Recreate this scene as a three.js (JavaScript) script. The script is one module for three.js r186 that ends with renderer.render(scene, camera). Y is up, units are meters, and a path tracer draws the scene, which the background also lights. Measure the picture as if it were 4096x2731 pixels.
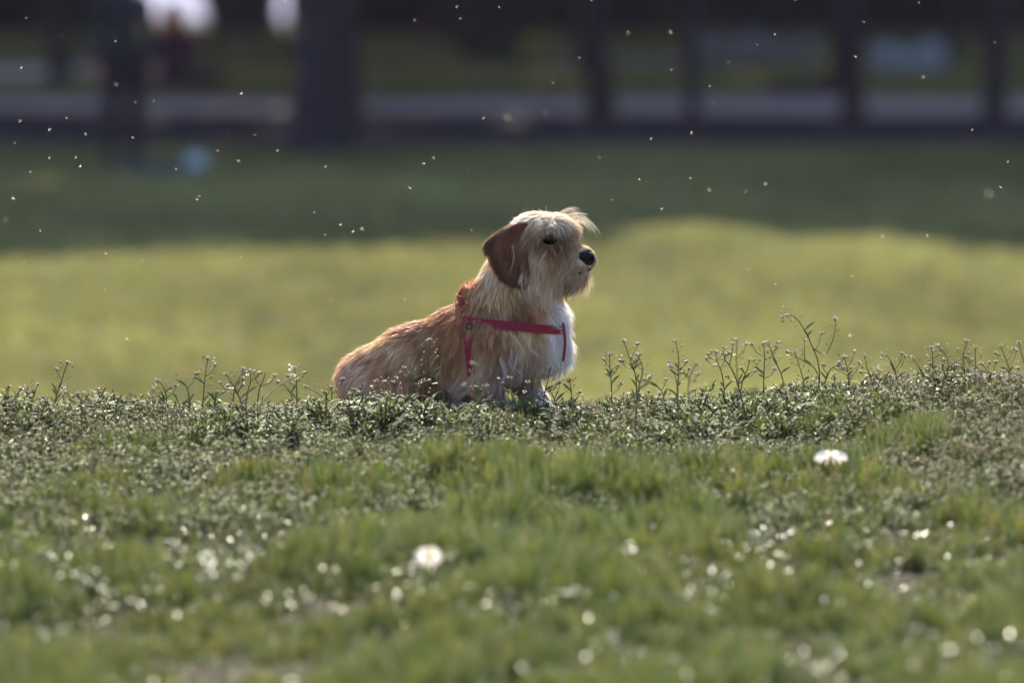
import * as THREE from 'three';
import { mergeGeometries } from 'three/addons/utils/BufferGeometryUtils.js';

// ---------------------------------------------------------------- camera, sky, sun, exposure
const scene = new THREE.Scene();
const EYE = 0.9, RAD = 0.12 / 2731;                      // radians-ish per photo pixel of a 200 mm lens
const camera = new THREE.PerspectiveCamera(2 * Math.atan(0.06) * 180 / Math.PI, 4096 / 2731, 0.5, 3000);
camera.position.set(0, EYE, 0);
const PITCH = (1365.5 - 60) * RAD;
camera.rotation.set(-Math.atan(PITCH), 0, 0);
camera.updateMatrixWorld(true);
camera.updateProjectionMatrix();
camera.focus = 11.42;
camera.userData.fStop = camera.getFocalLength() / 71;    // an aperture 71 mm wide

const SUN = new THREE.Vector3(-0.04, Math.tan(36 * Math.PI / 180), -1).normalize();
function makeSky() {
  const w = 256, h = 128, data = new Float32Array(w * h * 4);
  for (let j = 0; j < h; j++) {
    const el = ((j + 0.5) / h - 0.5) * Math.PI, up = Math.max(0, Math.sin(el));
    for (let i = 0; i < w; i++) {
      const az = ((i + 0.5) / w - 0.5) * 2 * Math.PI;
      const d = new THREE.Vector3(Math.cos(el) * Math.cos(az), Math.sin(el), Math.cos(el) * Math.sin(az));
      const c = Math.max(0, d.dot(SUN)), glow = 0.5 * Math.pow(c, 6) + 0.25 * Math.pow(c, 2);
      const t = Math.pow(up, 0.5), o = (j * w + i) * 4;
      data[o] = (0.54 * (1 - t) + 0.22 * t) + glow * 0.62;
      data[o + 1] = (0.64 * (1 - t) + 0.37 * t) + glow * 0.58;
      data[o + 2] = (0.90 * (1 - t) + 0.80 * t) + glow * 0.48;
      data[o + 3] = 1;
    }
  }
  const tex = new THREE.DataTexture(data, w, h, THREE.RGBAFormat, THREE.FloatType);
  tex.mapping = THREE.EquirectangularReflectionMapping; tex.magFilter = THREE.LinearFilter; tex.needsUpdate = true;
  return tex;
}
const sky = makeSky();
scene.background = sky; scene.environment = sky;
scene.backgroundIntensity = scene.environmentIntensity = 0.28;
const sun = new THREE.DirectionalLight(new THREE.Color(1.0, 0.915, 0.79), 5);
sun.position.copy(SUN).multiplyScalar(120).add(new THREE.Vector3(0, 0, -40));
sun.target.position.set(0, 0, -40);
sun.castShadow = true; sun.shadow.mapSize.set(4096, 4096);
Object.assign(sun.shadow.camera, { left: -70, right: 70, top: 70, bottom: -70, near: 1, far: 400 });
scene.add(sun, sun.target);
const renderer = new THREE.WebGLRenderer({ antialias: true });
renderer.toneMapping = THREE.LinearToneMapping;
renderer.toneMappingExposure = 4.5;
renderer.shadowMap.enabled = true;

// ---------------------------------------------------------------- helpers
function rng(a) { return () => { a |= 0; a = a + 0x6D2B79F5 | 0; let t = Math.imul(a ^ a >>> 15, 1 | a); t = t + Math.imul(t ^ t >>> 7, 61 | t) ^ t; return ((t ^ t >>> 14) >>> 0) / 4294967296; }; }
const V = (x, y, z) => new THREE.Vector3(x, y, z);
const clamp = (x, a = 0, b = 1) => Math.min(b, Math.max(a, x));
const lerp = (a, b, t) => a + (b - a) * t;
const smooth = (a, b, x) => { const t = clamp((x - a) / (b - a)); return t * t * (3 - 2 * t); };
function hash3(x, y, z) { let h = Math.imul(x, 374761393) ^ Math.imul(y, 668265263) ^ Math.imul(z, 2147483647 ^ 0x5bd1e995); h = Math.imul(h ^ h >>> 13, 1274126177); return ((h ^ h >>> 16) >>> 0) / 4294967296; }
function noise(x, y = 0, z = 0) {
  const xi = Math.floor(x), yi = Math.floor(y), zi = Math.floor(z); let u = x - xi, v = y - yi, w = z - zi;
  u = u * u * (3 - 2 * u); v = v * v * (3 - 2 * v); w = w * w * (3 - 2 * w);
  const p = (a, b, c) => hash3(xi + a, yi + b, zi + c);
  return lerp(lerp(lerp(p(0, 0, 0), p(1, 0, 0), u), lerp(p(0, 1, 0), p(1, 1, 0), u), v), lerp(lerp(p(0, 0, 1), p(1, 0, 1), u), lerp(p(0, 1, 1), p(1, 1, 1), u), v), w) * 2 - 1;
}
const fbm = (x, y, z = 0) => noise(x, y, z) * 0.55 + noise(x * 2.1 + 5, y * 2.1, z * 2.1) * 0.28 + noise(x * 4.3, y * 4.3 + 9, z * 4.3) * 0.17;
const hex = (s) => { const c = new THREE.Color(s); return [c.r, c.g, c.b]; };
const mixc = (a, b, t) => [lerp(a[0], b[0], t), lerp(a[1], b[1], t), lerp(a[2], b[2], t)];
// direction through a pixel of the 4096 x 2731 photograph, and the point on it that is D metres ahead
const cp = Math.cos(Math.atan(PITCH)), sp = Math.sin(Math.atan(PITCH));
function at(px, py, D) {
  const u = (px - 2048) * RAD, v = -(py - 1365.5) * RAD, y = v * cp - sp, z = -cp - v * sp, k = D / -z;
  return V(u * k, EYE + y * k, -D);
}
const taken = {};
function numbered(name) { const n = taken[name] = (taken[name] ?? -1) + 1; return n ? `${name}_${String(n).padStart(3, '0')}` : name; }
function put(o, name, data, parent = scene) {
  o.name = parent === scene ? numbered(name) : name; o.userData = data ?? {}; parent.add(o);
  o.castShadow = o.receiveShadow = true; return o;
}
const mesh = (name, geo, mat, parent, data) => put(new THREE.Mesh(geo, mat), name, data, parent);
const group = (name, label, category, pos, g) => { const o = new THREE.Group(); put(o, name, { label, category, ...(g ? { group: g } : {}) }); if (pos) o.position.copy(pos); return o; };
const std = (color, roughness = 0.9, more = {}) => new THREE.MeshStandardMaterial({ color: Array.isArray(color) ? new THREE.Color(...color) : color, roughness, ...more });
const leafMat = (transmission = 0.4, roughness = 0.9, more = {}) => new THREE.MeshPhysicalMaterial({ vertexColors: true, roughness, transmission, thickness: 0, side: THREE.DoubleSide, ...more });
// a bag of coloured triangles
class Bag {
  constructor() { this.p = []; this.c = []; this.i = []; this.n = 0; }
  v(x, y, z, c) { this.p.push(x, y, z); this.c.push(c[0], c[1], c[2]); return this.n++; }
  t(a, b, c) { this.i.push(a, b, c); }
  ribbon(pts, widths, side, c0, c1 = c0) {
    let a = -1, b = -1;
    for (let k = 0; k < pts.length; k++) {
      const p = pts[k], w = widths[k] / 2, s = Array.isArray(side) ? side[k] : side, c = mixc(c0, c1, k / (pts.length - 1));
      if (k === pts.length - 1 && w < 1e-7) { const e = this.v(p.x, p.y, p.z, c); this.t(a, b, e); return; }
      const l = this.v(p.x - s.x * w, p.y - s.y * w, p.z - s.z * w, c), r = this.v(p.x + s.x * w, p.y + s.y * w, p.z + s.z * w, c);
      if (k) { this.t(a, b, l); this.t(b, r, l); }
      a = l; b = r;
    }
  }
  tube(pts, radii, sides, c0, c1 = c0) {
    let prev = null; const up = V(0.31, 0.2, 0.93).normalize();
    for (let k = 0; k < pts.length; k++) {
      const d = pts[Math.min(k + 1, pts.length - 1)].clone().sub(pts[Math.max(k - 1, 0)]).normalize();
      const s = d.clone().cross(up).normalize(), q = s.clone().cross(d), ring = [], c = mixc(c0, c1, k / (pts.length - 1));
      for (let j = 0; j < sides; j++) { const a = j / sides * 2 * Math.PI, x = Math.cos(a) * radii[k], y = Math.sin(a) * radii[k]; ring.push(this.v(pts[k].x + s.x * x + q.x * y, pts[k].y + s.y * x + q.y * y, pts[k].z + s.z * x + q.z * y, c)); }
      if (prev) for (let j = 0; j < sides; j++) { const e = (j + 1) % sides; this.t(prev[j], prev[e], ring[j]); this.t(prev[e], ring[e], ring[j]); }
      prev = ring;
    }
  }
  blob(x, y, z, r, c, sx = 1, sy = 1, sz = 1) {   // a small octahedral bud
    const k = [this.v(x + r * sx, y, z, c), this.v(x - r * sx, y, z, c), this.v(x, y + r * sy, z, c), this.v(x, y - r * sy, z, c), this.v(x, y, z + r * sz, c), this.v(x, y, z - r * sz, c)];
    for (const [a, b, d] of [[0, 2, 4], [2, 1, 4], [1, 3, 4], [3, 0, 4], [2, 0, 5], [1, 2, 5], [3, 1, 5], [0, 3, 5]]) this.t(k[a], k[b], k[d]);
  }
  geo() {
    const g = new THREE.BufferGeometry();
    g.setAttribute('position', new THREE.BufferAttribute(new Float32Array(this.p), 3));
    g.setAttribute('color', new THREE.BufferAttribute(new Float32Array(this.c), 3));
    g.setIndex(new THREE.BufferAttribute(new Uint32Array(this.i), 1));
    g.computeVertexNormals(); return g;
  }
}
// signed distance of a cone with round ends
function rc(ax, ay, az, ra, bx, by, bz, rb) {
  const dx = bx - ax, dy = by - ay, dz = bz - az, l2 = dx * dx + dy * dy + dz * dz || 1e-9;
  return (x, y, z) => { const t = clamp(((x - ax) * dx + (y - ay) * dy + (z - az) * dz) / l2); const ex = x - ax - dx * t, ey = y - ay - dy * t, ez = z - az - dz * t; return Math.sqrt(ex * ex + ey * ey + ez * ez) - lerp(ra, rb, t); };
}
function ell(cx, cy, cz, rx, ry, rz) {
  const m = Math.min(rx, ry, rz);
  return (x, y, z) => { const a = (x - cx) / rx, b = (y - cy) / ry, c = (z - cz) / rz, k = Math.sqrt(a * a + b * b + c * c); if (k < 1e-6) return -m; const g = Math.sqrt((a / rx) ** 2 + (b / ry) ** 2 + (c / rz) ** 2); return (k - 1) * k / g; };
}
const smin = (a, b, k) => { const h = Math.max(k - Math.abs(a - b), 0) / k; return Math.min(a, b) - h * h * k * 0.25; };
function union(list) { return (x, y, z) => { let d = 1e9; for (const [f, k] of list) { const e = f(x, y, z); d = d > 1e8 ? e : k ? smin(d, e, k) : Math.min(d, e); } return d; }; }
function grad(f, x, y, z, e) { const n = V(f(x + e, y, z) - f(x - e, y, z), f(x, y + e, z) - f(x, y - e, z), f(x, y, z + e) - f(x, y, z - e)); return n.normalize(); }
// one closed skin over a distance field (surface nets)
function skin(f, lo, hi, cell, colorOf) {
  const nx = Math.ceil((hi[0] - lo[0]) / cell) + 1, ny = Math.ceil((hi[1] - lo[1]) / cell) + 1, nz = Math.ceil((hi[2] - lo[2]) / cell) + 1;
  const val = new Float32Array(nx * ny * nz), id = new Int32Array(nx * ny * nz).fill(-1), I = (i, j, k) => (k * ny + j) * nx + i;
  for (let k = 0; k < nz; k++) for (let j = 0; j < ny; j++) for (let i = 0; i < nx; i++) val[I(i, j, k)] = f(lo[0] + i * cell, lo[1] + j * cell, lo[2] + k * cell);
  const pos = [], idx = [], E = [[0, 1], [0, 2], [0, 4], [1, 3], [1, 5], [2, 3], [2, 6], [3, 7], [4, 5], [4, 6], [5, 7], [6, 7]];
  for (let k = 0; k < nz - 1; k++) for (let j = 0; j < ny - 1; j++) for (let i = 0; i < nx - 1; i++) {
    let m = 0; const c = [];
    for (let q = 0; q < 8; q++) { const v = val[I(i + (q & 1), j + (q >> 1 & 1), k + (q >> 2))]; c.push(v); if (v < 0) m |= 1 << q; }
    if (m === 0 || m === 255) continue;
    let x = 0, y = 0, z = 0, n = 0;
    for (const [a, b] of E) if ((m >> a & 1) !== (m >> b & 1)) { const t = c[a] / (c[a] - c[b]); x += lerp(a & 1, b & 1, t); y += lerp(a >> 1 & 1, b >> 1 & 1, t); z += lerp(a >> 2, b >> 2, t); n++; }
    id[I(i, j, k)] = pos.length / 3; pos.push(lo[0] + (i + x / n) * cell, lo[1] + (j + y / n) * cell, lo[2] + (k + z / n) * cell);
  }
  const quad = (a, b, c, d, flip) => { if (a < 0 || b < 0 || c < 0 || d < 0) return; flip ? idx.push(a, c, b, a, d, c) : idx.push(a, b, c, a, c, d); };
  for (let k = 1; k < nz - 1; k++) for (let j = 1; j < ny - 1; j++) for (let i = 1; i < nx - 1; i++) {
    const s = val[I(i, j, k)] < 0;
    if (s !== val[I(i + 1, j, k)] < 0) quad(id[I(i, j - 1, k - 1)], id[I(i, j, k - 1)], id[I(i, j, k)], id[I(i, j - 1, k)], !s);
    if (s !== val[I(i, j + 1, k)] < 0) quad(id[I(i - 1, j, k - 1)], id[I(i - 1, j, k)], id[I(i, j, k)], id[I(i, j, k - 1)], !s);
    if (s !== val[I(i, j, k + 1)] < 0) quad(id[I(i - 1, j - 1, k)], id[I(i, j - 1, k)], id[I(i, j, k)], id[I(i - 1, j, k)], !s);
  }
  const g = new THREE.BufferGeometry(), n = pos.length / 3, nor = new Float32Array(n * 3), col = colorOf && new Float32Array(n * 3);
  for (let q = 0; q < n; q++) {
    const d = grad(f, pos[q * 3], pos[q * 3 + 1], pos[q * 3 + 2], cell * 0.5); nor.set([d.x, d.y, d.z], q * 3);
    if (col) col.set(colorOf(pos[q * 3], pos[q * 3 + 1], pos[q * 3 + 2], d), q * 3);
  }
  g.setAttribute('position', new THREE.BufferAttribute(new Float32Array(pos), 3)); g.setAttribute('normal', new THREE.BufferAttribute(nor, 3));
  if (col) g.setAttribute('color', new THREE.BufferAttribute(col, 3));
  g.setIndex(idx); return g;
}

// ---------------------------------------------------------------- the lie of the land
const PROFILE = [[-60, -0.25], [0, -0.06], [5, -0.05], [7.5, -0.035], [9, 0.0], [10.3, 0.052], [11.0, 0.078], [11.3, 0.081], [11.6, 0.068], [12.0, 0.02], [12.6, -0.05], [14.5, -0.22], [19, -0.5], [24, -0.71], [30, -0.6], [36, -0.47], [50, -0.33], [62, -0.215], [68, -0.1], [80, 0.0], [100, 0.14], [150, 0.36], [300, 0.5], [700, 0.6], [2500, 0.7]];
function profile(D) {
  let k = 1; while (k < PROFILE.length - 2 && PROFILE[k + 1][0] < D) k++;
  if (D < PROFILE[1][0]) return lerp(PROFILE[0][1], PROFILE[1][1], clamp((D + 60) / 60));
  const [x0, y0] = PROFILE[k - 1], [x1, y1] = PROFILE[k], [x2, y2] = PROFILE[k + 1], [x3, y3] = PROFILE[Math.min(k + 2, PROFILE.length - 1)];
  const t = clamp((D - x1) / (x2 - x1)), m1 = (y2 - y0) / (x2 - x0) * (x2 - x1), m2 = (x3 > x1 ? (y3 - y1) / (x3 - x1) : 0) * (x2 - x1);
  return (2 * t ** 3 - 3 * t * t + 1) * y1 + (t ** 3 - 2 * t * t + t) * m1 + (-2 * t ** 3 + 3 * t * t) * y2 + (t ** 3 - t * t) * m2;
}
function landY(x, D) {
  const near = smooth(3, 7, D) * (1 - smooth(13, 18, D)), crest = smooth(9.5, 11.3, D) * (1 - smooth(12.4, 15, D));
  return profile(D) + near * (0.018 * noise(x * 1.9, D * 1.9) + 0.009 * noise(x * 5.1, D * 5.1, 3)) + crest * (0.045 * smooth(0.45, 1.0, x) - 0.004 * smooth(0.3, 1.0, -x)) + 0.05 * smooth(25, 80, D) * noise(x * 0.11, D * 0.08, 7);
}
function hit(px, py, from = 17) { for (let D = from; D < 400; D += 0.05) { const p = at(px, py, D); if (p.y <= landY(p.x, D)) return p; } return at(px, py, 300); }

function noiseTexture(size, tile, colorAt, seed) {
  const data = new Uint8Array(size * size * 4);
  for (let j = 0; j < size; j++) for (let i = 0; i < size; i++) {
    const c = colorAt(i / size, j / size, seed); const o = (j * size + i) * 4;
    for (let q = 0; q < 3; q++) data[o + q] = Math.round(255 * clamp(c[q])); data[o + 3] = 255;
  }
  const t = new THREE.DataTexture(data, size, size); t.colorSpace = THREE.SRGBColorSpace; t.magFilter = THREE.LinearFilter; t.minFilter = THREE.LinearMipmapLinearFilter; t.generateMipmaps = true;
  t.wrapS = t.wrapT = THREE.RepeatWrapping; t.repeat.set(1 / tile, 1 / tile); t.needsUpdate = true; return t;
}
// noise that repeats over the unit square
const loopn = (u, v, f, s) => { const a = u * 2 * Math.PI, b = v * 2 * Math.PI, r = f / (2 * Math.PI); return noise(Math.cos(a) * r + s, Math.sin(a) * r + Math.cos(b) * r * 1.3, Math.sin(b) * r * 1.3 + s * 2); };
const turfTex = noiseTexture(512, 1.3, (u, v) => {
  const n = 0.5 + 0.3 * loopn(u, v, 30, 1) + 0.25 * loopn(u, v, 90, 4), m = 0.5 + 0.5 * loopn(u, v, 14, 9), g = 0.4 + 0.5 * (n - 0.5);
  const c = mixc([0.27, 0.29, 0.16], [0.36, 0.31, 0.21], m); return [c[0] * g, c[1] * g, c[2] * g];
});
const gritTex = noiseTexture(512, 1.1, (u, v) => { const n = 0.78 + 0.1 * loopn(u, v, 40, 2) + 0.08 * loopn(u, v, 120, 6); return [n * 1.0, n * 0.91, n * 0.87]; });
const soilTex = noiseTexture(256, 0.9, (u, v) => { const n = 0.24 + 0.07 * loopn(u, v, 30, 3) + 0.05 * loopn(u, v, 80, 8); return [n * 1.02, n * 0.92, n * 0.98]; });

const earth = (map) => new THREE.MeshPhysicalMaterial({ map, roughness: 1, specularIntensity: 0.1 });
function sheet(name, d0, d1, half, nd, nx, lift, mat, edge, data) {
  const pos = [], uv = [], idx = [];
  for (let j = 0; j <= nd; j++) for (let i = 0; i <= nx; i++) {
    const t = j / nd, u = i / nx * 2 - 1; let D = typeof d0 === 'function' ? d0(t) : lerp(d0, d1, t); const x = u * half(D); if (edge) D = edge(x, t, D);
    pos.push(x, landY(x, D) + lift, -D); uv.push(x, D);
  }
  for (let j = 0; j < nd; j++) for (let i = 0; i < nx; i++) { const a = j * (nx + 1) + i, b = a + 1, c = a + nx + 1, d = c + 1; idx.push(a, b, c, b, d, c); }
  const g = new THREE.BufferGeometry(); g.setAttribute('position', new THREE.Float32BufferAttribute(pos, 3)); g.setAttribute('uv', new THREE.Float32BufferAttribute(uv, 2)); g.setIndex(idx); g.computeVertexNormals();
  return mesh(name, g, mat, scene, data);
}
sheet('lawn', (t) => t < 0.05 ? lerp(-60, 4, t / 0.05) : t < 0.6 ? lerp(4, 26, (t - 0.05) / 0.55) : 26 * Math.pow(2400 / 26, (t - 0.6) / 0.4), 0, (D) => 4 + Math.abs(D) * 0.6 + (D < 4 ? 30 : 0), 420, 110, 0, earth(turfTex), null, { kind: 'structure', label: 'rough park lawn rising to a low crest and falling away behind', category: 'lawn' });
sheet('bare_soil', 0, 1, () => 30, 14, 90, 0.022, earth(soilTex), (x, t) => lerp(51.8 + 2.6 * noise(x * 0.4, 2) + 1.2 * noise(x * 1.3, 5), 63.1 + 0.5 * noise(x * 0.5, 8), t), { kind: 'structure', label: 'dark bare soil strip under the trees before the path', category: 'soil' });
sheet('gravel_path', 0, 1, () => 36, 10, 100, 0.03, earth(gritTex), (x, t) => lerp(63.2 + 0.5 * noise(x * 0.5, 8), 67.4 + 0.7 * noise(x * 0.6, 3), t), { kind: 'structure', label: 'pale gravel path crossing behind the nearest trees', category: 'path' });
sheet('far_path', 0, 1, () => 1.75, 8, 16, 0.03, earth(gritTex), (x, t) => lerp(91 + 0.3 * noise(x, 4), 101 + 0.4 * noise(x, 9), t), { kind: 'structure', label: 'pale paved patch far behind, right of the trunk above the dog', category: 'path' }).position.x = (2590 - 2048) * RAD * 95;
sheet('side_path', 0, 1, () => 1.6, 8, 16, 0.03, earth(gritTex), (x, t) => lerp(76 + 0.3 * noise(x, 14), 90 + 0.4 * noise(x, 19), t), { kind: 'structure', label: 'pale paved patch behind the path at the left edge', category: 'path' }).position.x = (-60 - 2048) * RAD * 82;

// ---------------------------------------------------------------- grass and ground cover
const GREENS = [hex('#7a8340'), hex('#8a8c4c'), hex('#6f7c3e'), hex('#999858'), hex('#9f9665')];
function tuft(seed, blades, height, width, spread, dry = 0.12) {
  const r = rng(seed), b = new Bag();
  for (let k = 0; k < blades; k++) {
    const a = r() * 6.283, d = Math.sqrt(r()) * spread, h = height * (0.45 + 0.75 * r()), lean = (0.12 + 0.75 * r() * r()) * h, la = r() * 6.283, w = width * (0.7 + 0.6 * r());
    const x = Math.cos(a) * d, z = Math.sin(a) * d, side = V(Math.cos(la + 1.57 + (r() - 0.5)), 0.15 * (r() - 0.5), Math.sin(la + 1.57 + (r() - 0.5))).normalize();
    const pts = [0, 0.4, 0.75, 1].map((t) => V(x + Math.cos(la) * lean * t * t, h * (t - 0.18 * t * t * (lean / h)), z + Math.sin(la) * lean * t * t));
    let c = GREENS[Math.floor(r() * 5)]; if (r() < dry) c = hex('#a39464');
    b.ribbon(pts, [w * 0.8, w, w * 0.7, 0], side, c, mixc(c, GREENS[3], 0.35));
  }
  return b.geo();
}
const bladeMat = leafMat(0.42, 0.34, { specularIntensity: 0.6 });
bladeMat.name = 'grass_blade';
function scatter(name, geos, mat, spots, data) {
  geos.forEach((g, v) => {
    const mine = spots.filter((_, k) => k % geos.length === v), im = new THREE.InstancedMesh(g, mat, mine.length), m = new THREE.Matrix4(), q = new THREE.Quaternion(), e = new THREE.Euler();
    mine.forEach((s, k) => { q.setFromEuler(e.set(s.tx ?? 0, s.turn, s.tz ?? 0)); m.compose(s.p, q, V(s.s * (s.w ?? 1), s.s, s.s * (s.w ?? 1))); im.setMatrixAt(k, m); im.setColorAt(k, new THREE.Color(...s.c)); });
    put(im, name, { kind: 'stuff', ...data });
  });
}
{
  const r = rng(11), near = [], weeds = [], far = [];
  // the meadow in front of and around the dog
  for (let k = 0; k < 112000; k++) {
    const D = 5.6 + 8.6 * Math.pow(r(), 0.85), x = (r() * 2 - 1) * (1.25 + 0.1 * D);
    const clump = noise(x * 6.5, D * 3.6, 5) * 0.6 + noise(x * 17, D * 12, 2) * 0.4, fine = noise(x * 38, D * 26, 6), patch = noise(x * 1.2, D * 0.9, 21), hollow = smooth(0.28, 0.55, noise(x * 2.6, D * 1.7, 33)) * (1 - smooth(10.4, 11, D));
    if (r() > (0.78 + 0.6 * clump + 0.35 * fine) * (1 - 0.12 * hollow)) continue;
    const hgt = clamp(0.22 + 0.95 * smooth(-0.4, 0.55, clump) + 0.22 * patch + 0.3 * fine, 0.3, 1.4) * (1 - 0.55 * hollow) * (0.75 + 0.5 * r()) * (1 - 0.5 * smooth(10.2, 11.4, D));
    const v = 1.02 + 0.42 * r(), y = 0.5 + 0.5 * noise(x * 2.3, D * 2.3, 31);
    near.push({ p: V(x, landY(x, D) - 0.003, -D), turn: r() * 6.283, s: hgt, w: 1 / Math.sqrt(hgt), c: [v * lerp(0.92, 1.02, y), v * lerp(1.0, 1.02, y), v * lerp(1.04, 0.95, y)] });
  }
  scatter('meadow_grass', [0, 1, 2, 3].map((k) => tuft(100 + k, 12, 0.058, 0.0046, 0.017, 0.08)), bladeMat, near, { label: 'short backlit meadow grass in the foreground', category: 'grass' });
  // the lawn behind the crest
  for (let k = 0; k < 60000; k++) {
    const D = 15 + 37 * Math.pow(r(), 1.35), x = (r() * 2 - 1) * (1.6 + 0.12 * D), n = 0.6 * noise(x * 0.9, D * 0.3, 12) + 0.4 * noise(x * 2.6, D * 1.1, 15), v = 0.82 + 0.3 * r() + 0.3 * n;
    far.push({ p: V(x, landY(x, D) - 0.004, -D), turn: r() * 6.283, s: 0.8 + 0.5 * r() + 0.35 * n, w: 1.5, c: [v, v, v] });
  }
  scatter('lawn_grass', [0, 1].map((k) => tuft(200 + k, 12, 0.05, 0.007, 0.05, 0.1)), leafMat(0.25, 0.85, { specularIntensity: 0.25 }), far, { label: 'mown grass of the lawn behind the crest', category: 'grass' });
  // rougher grass beyond the path, up to the far trees
  const beyond = [];
  for (let k = 0; k < 34000; k++) {
    const D = 68.3 + 80 * Math.pow(r(), 1.3), x = (r() * 2 - 1) * (2 + 0.12 * D), v = 0.85 + 0.35 * r() + 0.2 * noise(x * 0.4, D * 0.2, 18);
    if ((D > 90.5 && D < 101.6 && Math.abs(x - 542 * RAD * 95) < 1.8) || (D > 75.5 && D < 90.6 && Math.abs(x + 2108 * RAD * 82) < 1.65)) continue;
    beyond.push({ p: V(x, landY(x, D) - 0.004, -D), turn: r() * 6.283, s: 0.8 + 0.6 * r(), c: [v, v, v] });
  }
  scatter('rough_grass', [0, 1].map((k) => tuft(220 + k, 26, 0.08, 0.024, 0.2, 0.1)), leafMat(0.3, 0.85, { specularIntensity: 0.25 }), beyond, { label: 'rough shaded grass beyond the gravel path', category: 'grass' });
  // low carpet of small flowering weeds along the crest
  const budLight = hex('#b6ad90'), budPink = hex('#9a8870'), budDark = hex('#585a34'), stemC = hex('#606c38'), podC = hex('#8e8a50');
  const weed = (seed) => {
    const q = rng(seed), b = new Bag();
    for (let s = 0; s < 4; s++) {
      const a = q() * 6.283, h = 0.028 + 0.03 * q(), lean = 0.025 * q(), x0 = 0.012 * (q() - 0.5), z0 = 0.012 * (q() - 0.5);
      const pts = [0, 0.5, 1].map((t) => V(x0 + Math.cos(a) * lean * t * t, h * t, z0 + Math.sin(a) * lean * t * t));
      b.tube(pts, [0.0011, 0.0009, 0.0006], 3, stemC);
      const n = 7 + Math.floor(q() * 6), R = 0.0035 + 0.0022 * q();
      for (let k = 0; k < n; k++) { const u = q() * 2 - 1, f = q() * 6.283, e = Math.sqrt(1 - u * u) * R; b.blob(pts[2].x + Math.cos(f) * e, pts[2].y + u * R * 0.6, pts[2].z + Math.sin(f) * e, 0.0009 + 0.0008 * q(), q() < 0.5 ? budLight : q() < 0.6 ? budPink : budDark); }
      for (let k = 0; k < 4; k++) { const t = 0.35 + 0.5 * q(), f = q() * 6.283, p = pts[0].clone().lerp(pts[2], t), e = p.clone().add(V(Math.cos(f) * 0.005, 0.003, Math.sin(f) * 0.005)); b.ribbon([p, e], [0.0005, 0.0005], V(0, 1, 0), stemC); b.blob(e.x, e.y, e.z, 0.0012, podC, 1, 1, 0.5); }
      for (let k = 0; k < 4; k++) { const f = q() * 6.283, l = 0.012 + 0.014 * q(), p = pts[0].clone().lerp(pts[2], 0.5 * q()), sd = V(-Math.sin(f), 0, Math.cos(f)); b.ribbon([p, p.clone().add(V(Math.cos(f) * l * 0.5, l * 0.35, Math.sin(f) * l * 0.5)), p.clone().add(V(Math.cos(f) * l, l * 0.3, Math.sin(f) * l))], [0.0015, 0.0038, 0], sd, GREENS[k % 3]); }
    }
    return b.geo();
  };
  const sprig = (seed, stems = 3, leaves = 8) => {
    const q = rng(seed), b = new Bag();
    for (let s = 0; s < stems; s++) {
      const a = q() * 6.283, h = 0.03 + 0.035 * q(), lean = 0.03 * q(), pts = [0, 0.35, 0.7, 1].map((t) => V(Math.cos(a) * lean * t * t, h * t, Math.sin(a) * lean * t * t));
      b.tube(pts, [0.0017, 0.0015, 0.0012, 0.0008], 4, hex('#4a4a30'));
      for (let k = 0; k < leaves; k++) { const f = q() * 6.283, l = 0.012 + 0.02 * q(), p = pts[0].clone().lerp(pts[3], 0.15 + 0.8 * q()), sd = V(-Math.sin(f), 0.3 * (q() - 0.5), Math.cos(f)).normalize(); b.ribbon([p, p.clone().add(V(Math.cos(f) * l * 0.45, l * 0.45, Math.sin(f) * l * 0.45)), p.clone().add(V(Math.cos(f) * l, l * 0.5, Math.sin(f) * l))], [0.0015, 0.004, 0], sd, mixc(GREENS[2], hex('#4c5a34'), q())); }
    }
    return b.geo();
  };
  const sprigs = [], shiny = [];
  for (let k = 0; k < 16000; k++) {
    const D = 6 + 6.6 * Math.sqrt(r()), x = (r() * 2 - 1) * (1.1 + 0.1 * D); if (D < 9.6 && noise(x * 2.6, D * 1.7, 33) > 0.35) continue; if (r() > 0.6 + smooth(8.8, 10.2, D) * (0.12 + 0.4 * noise(x * 3, D * 3, 61)) + 0.75 * smooth(10.7, 11.2, D)) continue;
    const v = 0.7 + 0.5 * r(); (D < 9.6 ? shiny : sprigs).push({ p: V(x, landY(x, D) - 0.002, -D), turn: r() * 6.283, tx: 0.5 * (r() - 0.5), tz: 0.5 * (r() - 0.5), s: (D < 9.6 ? 0.7 : 0.5) + 0.4 * r() + (0.45 + 0.7 * noise(x * 8, D * 5, 71)) * r() * smooth(10.7, 11.1, D) * (1 - smooth(11.5, 11.8, D)), c: [v, v, v * 0.95] });
  }
  scatter('leafy_ground_cover', [0, 1, 2].map((k) => sprig(330 + k)), leafMat(0.38, 0.75, { specularIntensity: 0.3 }), sprigs, { label: 'low leafy green sprigs among the flowering weeds', category: 'ground cover' });
  scatter('glossy_ground_cover', [0, 1, 2, 3].map((k) => sprig(340 + k, 1, 4)), leafMat(0.35, 0.38, { specularIntensity: 0.6 }), shiny, { label: 'glossy low leaves glinting in the near grass', category: 'ground cover' });
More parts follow.
